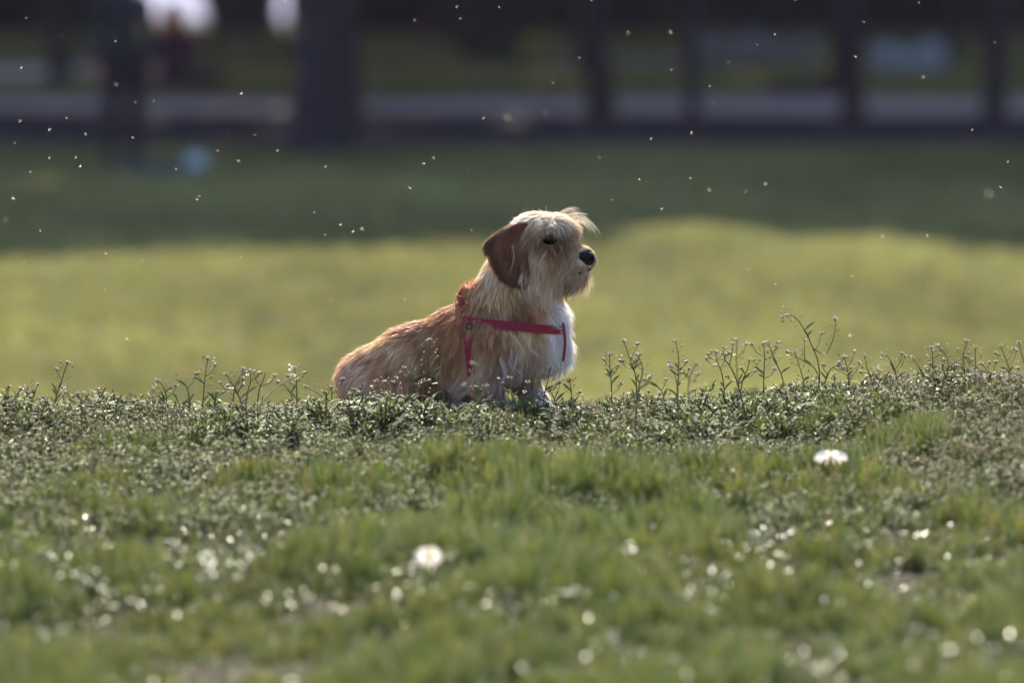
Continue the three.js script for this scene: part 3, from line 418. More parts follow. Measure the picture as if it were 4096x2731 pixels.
// ---------------------------------------------------------------- the dog
// Drawn in units of about half a millimetre: x to the right, y down (as listed), z towards the viewer.
const UNIT = RAD * 11.6, DOG = at(1850, 1690, 11.6);
{
  const yaw = (x) => 0.09 * (x - 1850);                       // the front end is a little nearer than the rump
  const C = (x0, y0, z0, r0, x1, y1, z1, r1) => rc(x0, y0, z0 + yaw(x0), r0, x1, y1, z1 + yaw(x1), r1);
  const list = [
    [C(1482, 1532, 0, 132, 1640, 1438, 0, 124), 40], [C(1640, 1438, 0, 124, 1870, 1358, 0, 132), 40], [C(1680, 1510, 0, 120, 1920, 1490, 0, 120), 40], [C(1870, 1358, 0, 134, 2075, 1372, 0, 138), 50],
    [C(1490, 1575, 82, 102, 1620, 1592, 104, 88), 40], [C(1480, 1580, -70, 98, 1600, 1600, -85, 88), 40], [C(1560, 1580, 95, 80, 1740, 1585, 120, 52), 40], [C(1560, 1580, -95, 80, 1740, 1585, -120, 52), 40],
    [C(1700, 1650, 125, 34, 1835, 1662, 130, 28), 25], [C(1700, 1650, -125, 34, 1835, 1662, -130, 28), 25], [C(1385, 1640, 10, 34, 1345, 1662, 60, 24), 30],
    [C(1955, 1360, 62, 100, 1930, 1490, 86, 62), 45], [C(1930, 1490, 86, 64, 1990, 1640, 88, 40), 30], [C(1990, 1652, 88, 38, 2050, 1664, 90, 32), 20],
    [C(2030, 1370, -62, 100, 2080, 1480, -70, 62), 45], [C(2080, 1480, -70, 62, 2155, 1630, -66, 40), 30], [C(2160, 1650, -66, 38, 2215, 1662, -66, 32), 20],
    [C(1955, 1268, 0, 108, 2075, 1055, 14, 100), 50], [C(2110, 1270, 5, 112, 2165, 1120, 18, 80), 50], [ell(1886, 1200, 8, 34, 50, 50), 30], [C(2158, 1285, 0, 92, 2180, 1390, 0, 90), 50],
    [ell(2138, 962, 32, 112, 108, 104), 40], [ell(2212, 950, 48, 94, 92, 92), 40], [ell(2150, 1050, 38, 92, 92, 96), 40],
    [rc(2225, 1012, 56, 74, 2325, 1030, 92, 46), 34], [rc(2330, 1030, 64, 34, 2352, 1034, 62, 31), 20], [ell(2316, 1002, 84, 52, 24, 42), 18], [rc(2318, 1040, 118, 32, 2338, 1046, 112, 26), 20],
    [rc(2205, 1082, 50, 62, 2312, 1090, 88, 36), 22], [ell(2208, 912, 118, 36, 16, 22), 22], [ell(2276, 915, 20, 34, 20, 30), 26],
  ];
  const raw = union(list), cutM = rc(2362, 1066, 100, 7, 2280, 1090, 152, 6);
  const f = (x, y, z) => Math.max(raw(x, y, z), -cutM(x, y, z));          // the slit of the mouth
  const toDog = (x, y, z) => [(x - 1850) * UNIT, (1690 - y) * UNIT, z * UNIT];
  const nearZ = (x, y, off = 0) => { for (let z = 300; z > -300; z -= 1.5) if (f(x, y, z) < off) return z; return null; };

  // coat: where each lock grows, which way, how long, in which colours
  const K = { crown: ['#e0d2ba', '#fbf4e6'], cream: ['#c9b190', '#f1e4cd'], tan: ['#8f6740', '#d4ac80'], sand: ['#b58d62', '#e8cfa9'], rust: ['#8c6038', '#c69968'], orange: ['#96683f', '#cc9a68'], white: ['#d9d5cf', '#f7f3ee'], beige: ['#a18058', '#dcc5a0'], brown: ['#6a4228', '#a5764c'], greybrown: ['#5b463a', '#988070'], greycream: ['#a08d7a', '#dbcab6'], dark: ['#1b1310', '#382620'], lip: ['#33231d', '#6b4c3c'], rump: ['#b48662', '#e6ccb0'] };  // crown: top of the head whitened, sunlight put into the coat colour
  for (const k in K) K[k] = K[k].map((q) => hex(q).map((v) => Math.min(0.93, v * (k === 'dark' || k === 'lip' ? 1 : 1.3))));
  const COAT = [ // x, y, flow x, flow y, length, lift, colours, wave
    [1345, 1570, -.25, 1, 42, .3, 'rump', .2], [1400, 1450, -.7, .7, 52, .32, 'rump', .3], [1500, 1370, -.85, .5, 50, .3, 'sand', .3], [1640, 1290, -.85, .5, 46, .32, 'tan', .3], [1740, 1245, -.88, .45, 44, .36, 'rust', .25], [1820, 1215, -.8, .5, 44, .4, 'orange', .2],
    [1440, 1520, -.55, .8, 56, .2, 'rump', .4], [1540, 1470, -.65, .75, 60, .2, 'tan', .4], [1640, 1420, -.6, .8, 62, .2, 'sand', .4], [1720, 1350, -.62, .78, 58, .2, 'tan', .35], [1800, 1310, -.55, .83, 56, .2, 'rust', .3], [1600, 1540, -.4, .9, 60, .18, 'tan', .4], [1700, 1500, -.4, .9, 62, .18, 'brown', .4], [1800, 1440, -.35, .95, 60, .18, 'tan', .4], [1480, 1600, -.3, 1, 48, .18, 'rump', .3], [1640, 1610, -.25, 1, 52, .18, 'brown', .3], [1760, 1560, -.35, .95, 60, .2, 'brown', .3],
    [1862, 1160, -.1, -1, 46, .75, 'orange', .2], [1868, 1240, -.3, 1, 46, .3, 'orange', .2], [1925, 1140, -.4, .9, 58, .36, 'sand', .3], [1965, 1060, -.4, .9, 58, .36, 'cream', .3], [2030, 1120, -.05, 1, 66, .26, 'sand', .35], [2090, 1170, .12, 1, 74, .24, 'tan', .4], [2000, 1210, .15, 1, 76, .24, 'sand', .45], [1920, 1230, .0, 1, 62, .28, 'tan', .4], [2150, 1205, .35, .9, 58, .22, 'tan', .4], [2080, 1245, .3, .9, 60, .2, 'brown', .4],
    [2240, 1225, .75, .65, 74, .8, 'white', .3], [2225, 1265, .7, .7, 74, .75, 'white', .3], [2256, 1350, .65, .65, 72, .75, 'white', .3], [2215, 1370, .1, 1, 50, .22, 'white', .25], [2200, 1430, .1, 1, 50, .25, 'white', .3], [2150, 1345, .05, 1, 42, .16, 'sand', .3], [2245, 1430, .5, .8, 72, .75, 'white', .3], [2165, 1400, -.1, 1, 50, .2, 'sand', .5],
    [1910, 1330, -.15, 1, 64, .18, 'tan', .35], [1990, 1345, -.15, 1, 70, .16, 'tan', .4], [2070, 1350, -.1, 1, 66, .16, 'sand', .5], [1900, 1400, -.2, 1, 70, .18, 'sand', .4], [1980, 1420, -.3, .95, 96, .2, 'beige', .7], [2060, 1420, -.2, 1, 100, .24, 'cream', .9], [2120, 1440, .05, 1, 80, .26, 'greycream', .9], [1900, 1480, -.35, .95, 84, .2, 'beige', .6], [1990, 1490, -.35, .95, 100, .24, 'greycream', .9],
    [1850, 1560, -.9, .5, 74, .24, 'greycream', .5], [1930, 1550, -.7, .7, 70, .2, 'beige', .5], [2010, 1570, -.3, 1, 54, .2, 'greybrown', .5], [2080, 1530, 0, 1, 46, .18, 'greybrown', .3], [2140, 1490, .15, 1, 46, .18, 'greycream', .3], [2185, 1520, .25, 1, 56, .3, 'white', .3], [2200, 1600, .3, 1, 40, .3, 'white', .2], [2060, 1630, .2, 1, 26, .2, 'greycream', .2],  // greybrown: shade on the lower legs put into the coat colour
    [2050, 885, -.75, .4, 32, .3, 'crown', .2], [2110, 858, -.7, .1, 34, .36, 'crown', .2], [2170, 845, -.4, -.1, 34, .42, 'crown', .25], [2235, 850, .35, -.3, 40, .5, 'crown', .3], [2300, 885, .85, -.1, 46, .45, 'crown', .3], [2080, 930, -.3, .9, 26, .16, 'beige', .2], [2150, 905, -.35, .8, 30, .18, 'sand', .2], [2200, 890, .1, .7, 40, .28, 'cream', .3], [2255, 895, .5, .6, 42, .32, 'cream', .3], [2215, 920, .3, .8, 26, .26, 'sand', .2], [2300, 930, .4, .8, 30, .36, 'tan', .3], [2285, 955, .3, .9, 26, .3, 'tan', .2],
    [2345, 1022, -.3, .8, 6, .08, 'dark', .1], [2322, 992, -.7, .1, 14, .2, 'sand', .1], [2350, 985, .2, -.2, 18, .4, 'cream', .1], [2362, 1052, .1, 1, 12, .2, 'greycream', .1], [2197, 952, -.3, .8, 10, .08, 'dark', .1], [2176, 950, -.6, .6, 12, .08, 'dark', .1], [2214, 962, 0, .9, 12, .08, 'dark', .1], [2244, 964, .4, .6, 16, .1, 'lip', .1], [2228, 955, .5, .6, 12, .1, 'dark', .1], [2182, 985, -.3, 1, 26, .14, 'brown', .2], [2235, 985, .1, 1, 30, .16, 'brown', .2], [2290, 985, .5, .5, 30, .22, 'tan', .2], [2335, 988, -.2, -.5, 16, .34, 'beige', .2], [2300, 1010, -.5, .8, 36, .2, 'brown', .2],
    [2240, 1030, -.35, .95, 56, .22, 'beige', .3], [2280, 1040, -.45, .9, 58, .24, 'cream', .3], [2316, 1050, -.55, .85, 48, .26, 'cream', .3], [2340, 1072, -.3, 1, 26, .2, 'brown', .2], [2310, 1088, -.3, 1, 40, .2, 'brown', .2], [2375, 1035, .2, 1, 34, .36, 'cream', .2], [2350, 1110, .12, 1, 82, .36, 'cream', .4], [2310, 1125, -.02, 1, 88, .28, 'greycream', .4], [2260, 1120, -.12, 1, 84, .25, 'beige', .4], [2210, 1130, -.1, 1, 88, .24, 'cream', .4], [2190, 1050, -.28, .96, 68, .2, 'beige', .35], [2140, 1010, -.12, 1, 62, .2, 'beige', .3], [2130, 1090, -.02, 1, 80, .22, 'cream', .35], [2165, 1150, .1, 1, 84, .24, 'cream', .4], [2115, 950, -.1, 1, 42, .18, 'beige', .2],
  ];
  function coat(x, y) {
    let w = 0, fx = 0, fy = 0, len = 0, lift = 0, wave = 0, a = [0, 0, 0], b = [0, 0, 0];
    for (const k of COAT) {
      const d2 = (x - k[0]) ** 2 + (y - k[1]) ** 2, g = Math.exp(-d2 / (2 * 26 * 26)) + 1e-4 / (1 + d2 * 1e-4) ** 3, c = K[k[6]];
      w += g; fx += g * k[2]; fy += g * k[3]; len += g * k[4]; lift += g * k[5]; wave += g * k[7];
      for (let q = 0; q < 3; q++) { a[q] += g * c[0][q]; b[q] += g * c[1][q]; }
    }
    return { fx: fx / w, fy: fy / w, len: len / w, lift: lift / w, wave: wave / w, dark: a.map((v) => v / w), light: b.map((v) => v / w) };
  }
  // where straps press the coat flat
  const strapA = (x) => 1278 + (x - 1950) * 0.105;
  const pressed = (x, y) => Math.max(x > 1925 ? Math.max((1 - smooth(16, 30, Math.abs(y - strapA(x)))) * smooth(1940, 2000, x), 0.62 * (1 - smooth(30, 62, strapA(x) - y)) * (y < strapA(x) ? 1 : 0) * smooth(1940, 2010, x)) : 0, y > 1290 ? 1 - smooth(14, 26, Math.abs(x - (1862 + (y - 1290) * 0.11))) : 0);

  const dog = group('dog', 'small wire-haired tan and white dog sitting in the weeds facing right', 'dog', DOG);
  const bodyGeo = skin(f, [1270, 830, -250], [2420, 1715, 270], 7.5, (x, y, z) => { if (((x - 2343) / 42) ** 2 + ((y - 1025) / 36) ** 2 + ((z - 104) / 50) ** 2 < 1) return hex('#121117'); const c = coat(x, y); return mixc(c.dark, c.light, 0.45); });
  const surf = bodyGeo.attributes.position.array.slice(), surfI = bodyGeo.index.array;
  const flipGeo = (g) => {   // from drawing units to metres; y turns over, so the winding does too
    const p = g.attributes.position.array, n = g.attributes.normal?.array, i = g.index.array;
    for (let k = 0; k < p.length; k += 3) { const q = toDog(p[k], p[k + 1], p[k + 2]); p[k] = q[0]; p[k + 1] = q[1]; p[k + 2] = q[2]; if (n) n[k + 1] *= -1; }
    for (let k = 0; k < i.length; k += 3) { const t = i[k]; i[k] = i[k + 1]; i[k + 1] = t; }
    return g;
  };
  const skinMat = std('#ffffff', 0.95, { vertexColors: true });
  mesh('body', flipGeo(bodyGeo), skinMat, dog);

  // near and far ear: folded leathery flaps
  const L = [[884, 2056, 2110], [900, 2022, 2108], [920, 1994, 2106], [940, 1968, 2106], [958, 1946, 2106], [980, 1936, 2107], [996, 1944, 2108], [1010, 1959, 2109], [1034, 1962, 2112], [1050, 1972, 2115], [1070, 1987, 2118], [1090, 2007, 2121], [1105, 2026, 2120], [1118, 2050, 2116], [1128, 2080, 2106]];
  const EAR = [];
  function ear(sign) {
    const rows = 40, cols = 22, pos = [], idx = [], z0 = sign > 0 ? 122 : -42;
    const P = (u, v, front) => {
      const y = lerp(884, 1128, v); let k = 0; while (k < L.length - 2 && L[k + 1][0] < y) k++;
      const t = clamp((y - L[k][0]) / (L[k + 1][0] - L[k][0])), xl = lerp(L[k][1], L[k + 1][1], t), xr = lerp(L[k][2], L[k + 1][2], t), x = lerp(xl, xr, u);
      const edge = Math.sqrt(Math.max(0, 1 - (2 * u - 1) ** 2)) * Math.sqrt(Math.max(0, 1 - Math.pow(2 * v - 1, 6)));
      const out = 30 * Math.sin(Math.PI * clamp(0.12 + v * 0.75)) - 18 * (1 - v) ** 3 + 10 * Math.sin(u * 5.2 + v * 2.5) * edge - 20 * smooth(0.35, 0, u) * smooth(0.75, 0.3, v);
      return [x - (sign > 0 ? 0 : -12), y, z0 + sign * (out + (front ? 1 : -1) * (1.2 + 3.8 * edge))];
    };
    for (const fr of [1, 0]) for (let j = 0; j <= rows; j++) for (let i = 0; i <= cols; i++) pos.push(...P(i / cols, j / rows, fr));
    const N = (rows + 1) * (cols + 1), A = (j, i, s) => s * N + j * (cols + 1) + i, q = (a, b, c, d, w) => w ? idx.push(a, c, b, b, c, d) : idx.push(a, b, c, b, d, c);
    for (let j = 0; j < rows; j++) for (let i = 0; i < cols; i++) for (const s of [0, 1]) q(A(j, i, s), A(j, i + 1, s), A(j + 1, i, s), A(j + 1, i + 1, s), (s === 0) === (sign > 0));
    for (let j = 0; j < rows; j++) for (const i of [0, cols]) q(A(j, i, 0), A(j + 1, i, 0), A(j, i, 1), A(j + 1, i, 1), i === 0);
    for (let i = 0; i < cols; i++) for (const j of [0, rows]) q(A(j, i, 0), A(j, i + 1, 0), A(j, i, 1), A(j, i + 1, 1), j === 0);
    const g = new THREE.BufferGeometry(); g.setAttribute('position', new THREE.Float32BufferAttribute(pos, 3)); g.setIndex(idx);
    if (sign > 0) for (let k = 0; k < 2600; k++) EAR.push(P);
    flipGeo(g); g.computeVertexNormals();
    mesh('ear', g, new THREE.MeshPhysicalMaterial({ color: new THREE.Color('#7e4c30'), roughness: 0.9, transmission: 0.2, thickness: 0, side: THREE.DoubleSide }), dog, { label: 'dark rust-brown folded drop ear' });
  }
  ear(1); ear(-1);

  // eyes and nose
  const eyeMat = new THREE.MeshPhysicalMaterial({ color: new THREE.Color('#100a08'), roughness: 0.2, specularIntensity: 0.3 });
  const eyeZ = nearZ(2197, 950);
  for (const [x, y, z] of [[2197, 950, eyeZ - 8], [2268, 946, 0]]) { const e = mesh('eye', new THREE.SphereGeometry(21 * UNIT, 24, 18), eyeMat, dog); e.position.set(...toDog(x, y, z)); }
  {
    const rim = [], up = [];
    for (let k = 0; k <= 16; k++) { const a = k / 16 * 2 * Math.PI, x = 2199 + 25 * Math.cos(a), y = 951 + 15 * Math.sin(a) - 2 * Math.cos(a), z = (nearZ(x, y) ?? eyeZ) + 1; rim.push(V(...toDog(x, y, Math.min(z, eyeZ + 6)))); up.push(4.2 * UNIT); }
    const b = new Bag(); b.tube(rim, up, 6, hex('#17100e')); mesh('eyelid', b.geo(), new THREE.MeshPhysicalMaterial({ vertexColors: true, roughness: 1, specularIntensity: 0.1 }), dog, { label: 'dark rim of the eye' });
    const lip = []; for (let k = 0; k <= 10; k++) { const t = k / 10, x = lerp(2358, 2288, t), y = 1068 + 20 * t + 5 * Math.sin(t * 3.1), z = nearZ(x, y, 2) ?? 130; lip.push(V(...toDog(x, y, z))); }
    const lb = new Bag(); lb.tube(lip, lip.map((_, k) => (6.5 - 0.35 * k) * UNIT), 6, hex('#1c1412')); mesh('lips', lb.geo(), std('#ffffff', 0.6, { vertexColors: true }), dog, { label: 'dark line of the closed mouth' });
    const nf = union([[ell(2340, 1018, 104, 37, 24, 42), 0], [ell(2348, 1036, 104, 27, 24, 29), 16], [ell(2328, 1024, 128, 24, 21, 23), 14]]);
    const holes = union([[ell(2362, 1026, 130, 12, 7, 11), 0], [ell(2374, 1026, 84, 9, 7, 9), 0], [rc(2384, 1008, 101, 2.5, 2381, 1052, 101, 2.5), 0]]);
    const ng = skin((x, y, z) => Math.max(nf(x, y, z), -holes(x, y, z)), [2290, 980, 40], [2396, 1070, 160], 2.6);
    mesh('nose', flipGeo(ng), new THREE.MeshPhysicalMaterial({ color: new THREE.Color('#121117'), roughness: 0.72, specularIntensity: 0.3 }), dog, { label: 'black leathery nose' });
  }

  // the coat itself
  const R = rng(77), B = new Bag();
  const tmpN = V(), guidePts = 5;
  function strandPath(p0, n, flow, len, lift, wave, ph, solid = true) {
    const pts = [p0.clone()], step = len / (guidePts - 1); let p = p0.clone();
    const lat = flow.clone().cross(n).normalize();
    for (let k = 1; k < guidePts; k++) {
      const t = k / (guidePts - 1), d = flow.clone().addScaledVector(n, lift * (1.5 - 1.5 * t)).addScaledVector(lat, wave * Math.sin(ph + t * 4.2) * 0.75); d.y += 0.18 * t; d.normalize();
      p = p.clone().addScaledVector(d, step);
      if (solid) { const s = f(p.x, p.y, p.z), keep = 1.5 + 2.5 * t; if (s < keep) { const g = grad(f, p.x, p.y, p.z, 3); p.addScaledVector(g, keep - s); } }
      pts.push(p);
    }
    return pts;
  }
  function lay(path, root, off, tip, width, n, c0, c1, spreadTip) {
    const pts = [], w = [];
    for (let k = 0; k < path.length; k++) {
      const t = k / (path.length - 1), m = 1 - tip * Math.pow(t, 0.9), q = path[k].clone().addScaledVector(off, m); if (spreadTip) q.addScaledVector(spreadTip, t * t);
      pts.push(V(...toDog(q.x, q.y, q.z))); w.push(k === path.length - 1 ? 0 : width * (1 - 0.62 * t) * UNIT);
    }
    const d = pts[pts.length - 1].clone().sub(pts[0]).normalize(), nn = V(n.x, -n.y, n.z).addScaledVector(V(R() - 0.5, R() - 0.5, R() - 0.5), 1.5).normalize();
    B.ribbon(pts, w, d.cross(nn).normalize(), c0, c1);
  }
  // sample the body surface by area
  const tri = surfI.length / 3, cum = new Float64Array(tri); let total = 0; const A = V(), Bv = V(), Cv = V();
  // flipGeo swapped two corners of each face in place; areas do not mind
  for (let k = 0; k < tri; k++) { A.fromArray(surf, surfI[k * 3] * 3); Bv.fromArray(surf, surfI[k * 3 + 1] * 3); Cv.fromArray(surf, surfI[k * 3 + 2] * 3); const a = Bv.clone().sub(A).cross(Cv.clone().sub(A)).length() / 2, head = A.x > 2050 && A.y < 1130; total += a * (A.z < -70 ? 0.3 : 1) * (head ? 1.7 : 1); cum[k] = total; }
  const pick = () => { const r = R() * total; let lo = 0, hi = tri - 1; while (lo < hi) { const m = lo + hi >> 1; if (cum[m] < r) lo = m + 1; else hi = m; } return lo; };
  const eyeSpots = [[2199, 952, eyeZ, 26], ];
  const onNose = (p) => ((p.x - 2343) / 42) ** 2 + ((p.y - 1025) / 36) ** 2 + ((p.z - 112) / 46) ** 2 < 1;
  const GUIDES = 14500, KIDS = 13;
  for (let gI = 0; gI < GUIDES; gI++) {
    const k = pick(); A.fromArray(surf, surfI[k * 3] * 3); Bv.fromArray(surf, surfI[k * 3 + 1] * 3); Cv.fromArray(surf, surfI[k * 3 + 2] * 3);
    let u = R(), v = R(); if (u + v > 1) { u = 1 - u; v = 1 - v; }
    const p = A.clone().addScaledVector(Bv.clone().sub(A), u).addScaledVector(Cv.clone().sub(A), v), n = grad(f, p.x, p.y, p.z, 4);
    if (eyeSpots.some((e) => Math.hypot(p.x - e[0], (p.y - e[1]) * 1.5, p.z - e[2]) < e[3])) continue;
    if (p.y > 1690 || onNose(p)) continue;
    if (p.z > 60 && p.x > 2300 && R() < 0.6 && Math.abs(p.y - (1068 + (2358 - p.x) * 0.3)) < 8) continue;
    if (p.z > 55 && p.y > 895 && p.y < 1100 && p.x > lerp(1990, 2040, smooth(1000, 1100, p.y)) && p.x < 2084) continue;
    const c = coat(p.x, p.y), press = R() < 0.14 ? 0.1 : pressed(p.x, p.y) * (n.x > 0.85 ? 0.3 : 1);
    let flow = V(c.fx, c.fy, n.z * 0.12 + 0.25 * noise(p.x * 0.02, p.y * 0.02, p.z * 0.02)).addScaledVector(V(noise(p.x * 0.03, p.y * 0.03, 3 + p.z * 0.02), noise(p.x * 0.03, p.y * 0.03, 13 + p.z * 0.02), 0), 0.42);
    flow.addScaledVector(n, -flow.dot(n)).normalize();
    const head = p.x > 2050 && p.y < 1130, len = c.len * (0.7 + 0.6 * R()) * (1 - 0.72 * press), path = strandPath(p, n, flow, len, c.lift * 1.5 * (1 - 0.9 * press) * (0.5 + 1.0 * R()), c.wave * (0.5 + R()), R() * 6.283);
    const lock = R(), tone = clamp(0.52 + 0.6 * noise(p.x * 0.022, p.y * 0.022, p.z * 0.022) + (lock < 0.3 ? -0.5 : lock > 0.72 ? 0.5 : 0)), sp = head ? 5.5 : 7.5, tip = 0.6 + 0.36 * R();
    const side = flow.clone().cross(n);
    for (let q = 0; q < KIDS; q++) {
      const a = R() * 6.283, d = Math.sqrt(R()) * sp * 1.25, off = side.clone().multiplyScalar(Math.cos(a) * d).addScaledVector(flow, Math.sin(a) * d * 1.4).addScaledVector(n, -1.5);
      const s = clamp(tone + (R() - 0.5) * 0.3), c0 = mixc(c.dark, c.light, s * 0.85), c1 = mixc(c.dark, c.light, clamp(s + 0.18));  // tips paled to strengthen the rim light
      const stray = R() < 0.22 ? V(R() - 0.5, R() - 0.5, R() - 0.5).multiplyScalar(len * 0.5) : null;
      lay(path, p, off, stray ? 0 : tip, 0.95 + 0.5 * R(), n, c0, c1, stray);
    }
  }
  // short velvet of the ear, with a few long pale wisps
  for (const P of EAR) {
    const u = R(), v = 0.02 + 0.97 * R(), a = P(u, v, 1), e = P(clamp(u + 0.02), v, 1), g = P(u, clamp(v + 0.02), 1), p = V(...a), n = V(e[0] - a[0], e[1] - a[1], e[2] - a[2]).cross(V(g[0] - a[0], g[1] - a[1], g[2] - a[2])).normalize(); if (n.z < 0) n.negate();
    const flow = V(-0.12 + 0.25 * noise(u * 4, v * 5), 1, 0); flow.addScaledVector(n, -flow.dot(n)).normalize();
    const path = strandPath(p, n, flow, 20 + 20 * R(), 0.22, 0.3, R() * 6, false), s = clamp(0.55 - 0.35 * v + 0.5 * noise(u * 7, v * 4, 9) + 0.5 * (R() - 0.5)), c0 = mixc(hex('#55301f'), hex('#bd7f4c'), s);  // light on the ear top put into the hair colour, darker downwards
    for (let q = 0; q < 9; q++) { const off = V((R() - 0.5) * 14, (R() - 0.5) * 14, 0); off.addScaledVector(n, -off.dot(n)); const c = mixc(c0, hex('#7a482c'), R() * 0.5); lay(path, p, off, 0.3, 0.8, n, c, mixc(c, hex('#b98a60'), 0.15)); }
  }
  // hairs added along the free edge of the near ear, coloured pale as its rim light
  for (let k = 0; k < 420; k++) {
    const v = 0.1 + 0.88 * R(), low = R() < 0.3, u = low ? R() * 0.9 : 0.015 * R(), a = EAR[0](u, low ? 0.985 : v, 1), e = EAR[0](0.5, 0.45, 1), out = V(a[0] - e[0], a[1] - e[1], 0).normalize(), l = 7 + 7 * R(), p = V(...a);
    lay([p, p.clone().addScaledVector(out, l * 0.5), p.clone().addScaledVector(out, l).add(V(0, l * 0.35, (R() - 0.5) * 4))], p, V(0, 0, 0), 0, 0.9, V(0, 0, 1), hex('#a8754e'), hex('#dcb991'));
  }
  function lockOf(pts, count, spread, width, c0, c1, tipIn = 0.35) {
    const cur = new THREE.CatmullRomCurve3(pts.map((q) => V(...q))), path = cur.getPoints(9);
    for (let q = 0; q < count; q++) { const off = V((R() - 0.5) * spread, (R() - 0.5) * spread, (R() - 0.5) * spread), s = R(), jit = V((R() - 0.5), (R() - 0.5), (R() - 0.5)).multiplyScalar(spread * 1.5); lay(path.slice(0, 6 + Math.floor(R() * 5)), path[0], off, tipIn, width * (0.6 + 0.5 * R()), V(0, 0, 1), mixc(c0, c1, s), c1, jit); }
  }
  const cr0 = hex('#cdb594'), cr1 = hex('#f6ecdb'), wh = hex('#efe6da');
  // forelock, brows, ear wisps, shoulder curls, beard
  for (const [l, n, s] of [
    [[[2280, 872, 60], [2320, 868, 66], [2360, 884, 72], [2384, 915, 78], [2392, 948, 80]], 26, 14], [[[2285, 880, 50], [2325, 884, 60], [2352, 905, 66], [2366, 932, 68]], 18, 12], [[[2268, 858, 56], [2310, 852, 62], [2345, 862, 66], [2362, 880, 70]], 16, 12], [[[2240, 850, 60], [2275, 832, 60], [2305, 838, 60], [2320, 862, 60]], 16, 12],
    [[[2215, 895, 128], [2218, 880, 140], [2212, 895, 146], [2218, 920, 144]], 14, 7], [[[2200, 885, 120], [2175, 880, 132], [2150, 895, 134], [2138, 915, 130]], 16, 12], [[[2215, 890, 118], [2180, 892, 134], [2155, 906, 138]], 12, 9],
    [[[2020, 960, 142], [2018, 1010, 146], [2030, 1050, 150], [2008, 1072, 150]], 10, 12], [[[2045, 970, 144], [2052, 1020, 150], [2046, 1060, 152], [2032, 1090, 152]], 10, 12], [[[2100, 905, 118], [2106, 940, 126], [2104, 985, 130]], 8, 8], [[[2070, 1060, 140], [2084, 1110, 140], [2096, 1140, 130], [2086, 1165, 126]], 9, 10],
    [[[2020, 1390, 168], [2005, 1430, 178], [2015, 1450, 182], [2030, 1462, 178]], 26, 16], [[[2060, 1385, 160], [2042, 1425, 172], [2050, 1455, 178], [2076, 1475, 172]], 26, 16], [[[2105, 1375, 150], [2085, 1395, 168], [2070, 1425, 172], [2068, 1455, 172]], 22, 18], [[[2110, 1385, 148], [2135, 1400, 160], [2155, 1415, 160], [2152, 1435, 158]], 22, 16], [[[2010, 1440, 172], [2020, 1480, 184], [2012, 1505, 186], [1985, 1515, 184]], 26, 18], [[[2060, 1460, 160], [2085, 1480, 170], [2082, 1505, 170], [2072, 1520, 168]], 18, 16], [[[1960, 1420, 170], [1945, 1460, 180], [1915, 1490, 182], [1880, 1500, 180]], 30, 22], [[[1900, 1520, 165], [1860, 1530, 172], [1825, 1555, 172], [1806, 1590, 168]], 40, 24], [[[1910, 1545, 165], [1870, 1555, 174], [1835, 1580, 172], [1815, 1610, 168]], 40, 24],
    [[[2340, 1110, 100], [2348, 1140, 100], [2338, 1165, 100], [2328, 1182, 98]], 34, 20], [[[2355, 1090, 90], [2366, 1120, 90], [2362, 1150, 90], [2350, 1170, 90]], 26, 16], [[[2300, 1120, 118], [2302, 1150, 118], [2288, 1175, 116], [2280, 1190, 112]], 30, 22], [[[2250, 1110, 120], [2238, 1150, 122], [2240, 1180, 120], [2252, 1195, 116]], 30, 22],
    [[[2205, 1070, 132], [2188, 1110, 140], [2190, 1150, 136], [2210, 1178, 128]], 26, 18], [[[2150, 1050, 135], [2138, 1100, 142], [2142, 1150, 136], [2160, 1180, 128]], 26, 20], [[[2185, 1000, 136], [2160, 1045, 148], [2155, 1090, 146]], 20, 16], [[[2265, 1040, 124], [2240, 1075, 134], [2222, 1110, 134], [2218, 1140, 130]], 24, 18], [[[2300, 1050, 124], [2270, 1075, 132], [2250, 1100, 132], [2235, 1130, 128]], 24, 16],
  ]) lockOf(l, Math.round(n * (l[0][1] > 1370 ? 2 : 1.3)), s * (l[0][1] > 1370 ? 1.0 : 1.5), 0.95, l[0][1] > 1000 ? hex('#9c8466') : cr0, l[0][0] > 2000 && l[0][1] > 1370 ? wh : l[0][1] > 1000 ? hex('#e6d4b8') : cr1);
  for (let k = 0; k < 46; k++) { const y = 888 + 210 * R(), x = 2108 + 14 * smooth(1000, 1080, y); lockOf([[x + 10, y, 134], [x - 2, y + 18, 152], [x - 12 - 14 * R(), y + 44, 152], [x - 8 - 16 * R(), y + 66, 148]], 7, 12, 0.85, hex('#8a6544'), hex('#d8c09a')); }
  // coat lying over the ends of the straps
  for (let k = 0; k < 110; k++) { const x = 1885 + 110 * R(), y = 1232 + 26 * R(), z = (nearZ(x, y) ?? 120) + 4; lockOf([[x, y, z], [x - 3, y + 22, z + 12], [x - 6 + 8 * R(), y + 44, z + 14], [x - 8 + 10 * R(), y + 60 + 14 * R(), z + 10]], 9, 10, 0.95, hex('#8f6740'), hex('#d8b488')); }
  for (let k = 0; k < 26; k++) { const x = 2188 + 50 * R(), y = 1256 + 16 * R(), z = (nearZ(x, y) ?? 100) + 4; lockOf([[x, y, z], [x + 4, y + 20, z + 13], [x + 8, y + 40, z + 14]], 8, 10, 0.9, hex('#d9d5cf'), hex('#f7f3ee')); }
  for (let k = 0; k < 40; k++) { const y = 1276 + 150 * R(), x = 1848 + (y - 1290) * 0.11, z = (nearZ(x, y) ?? 120) + 4; lockOf([[x + 26, y - 16, z], [x + 18, y + 6, z + 13], [x + 12 * R(), y + 30, z + 14]], 7, 10, 0.9, hex('#8f6740'), hex('#d8b488')); }
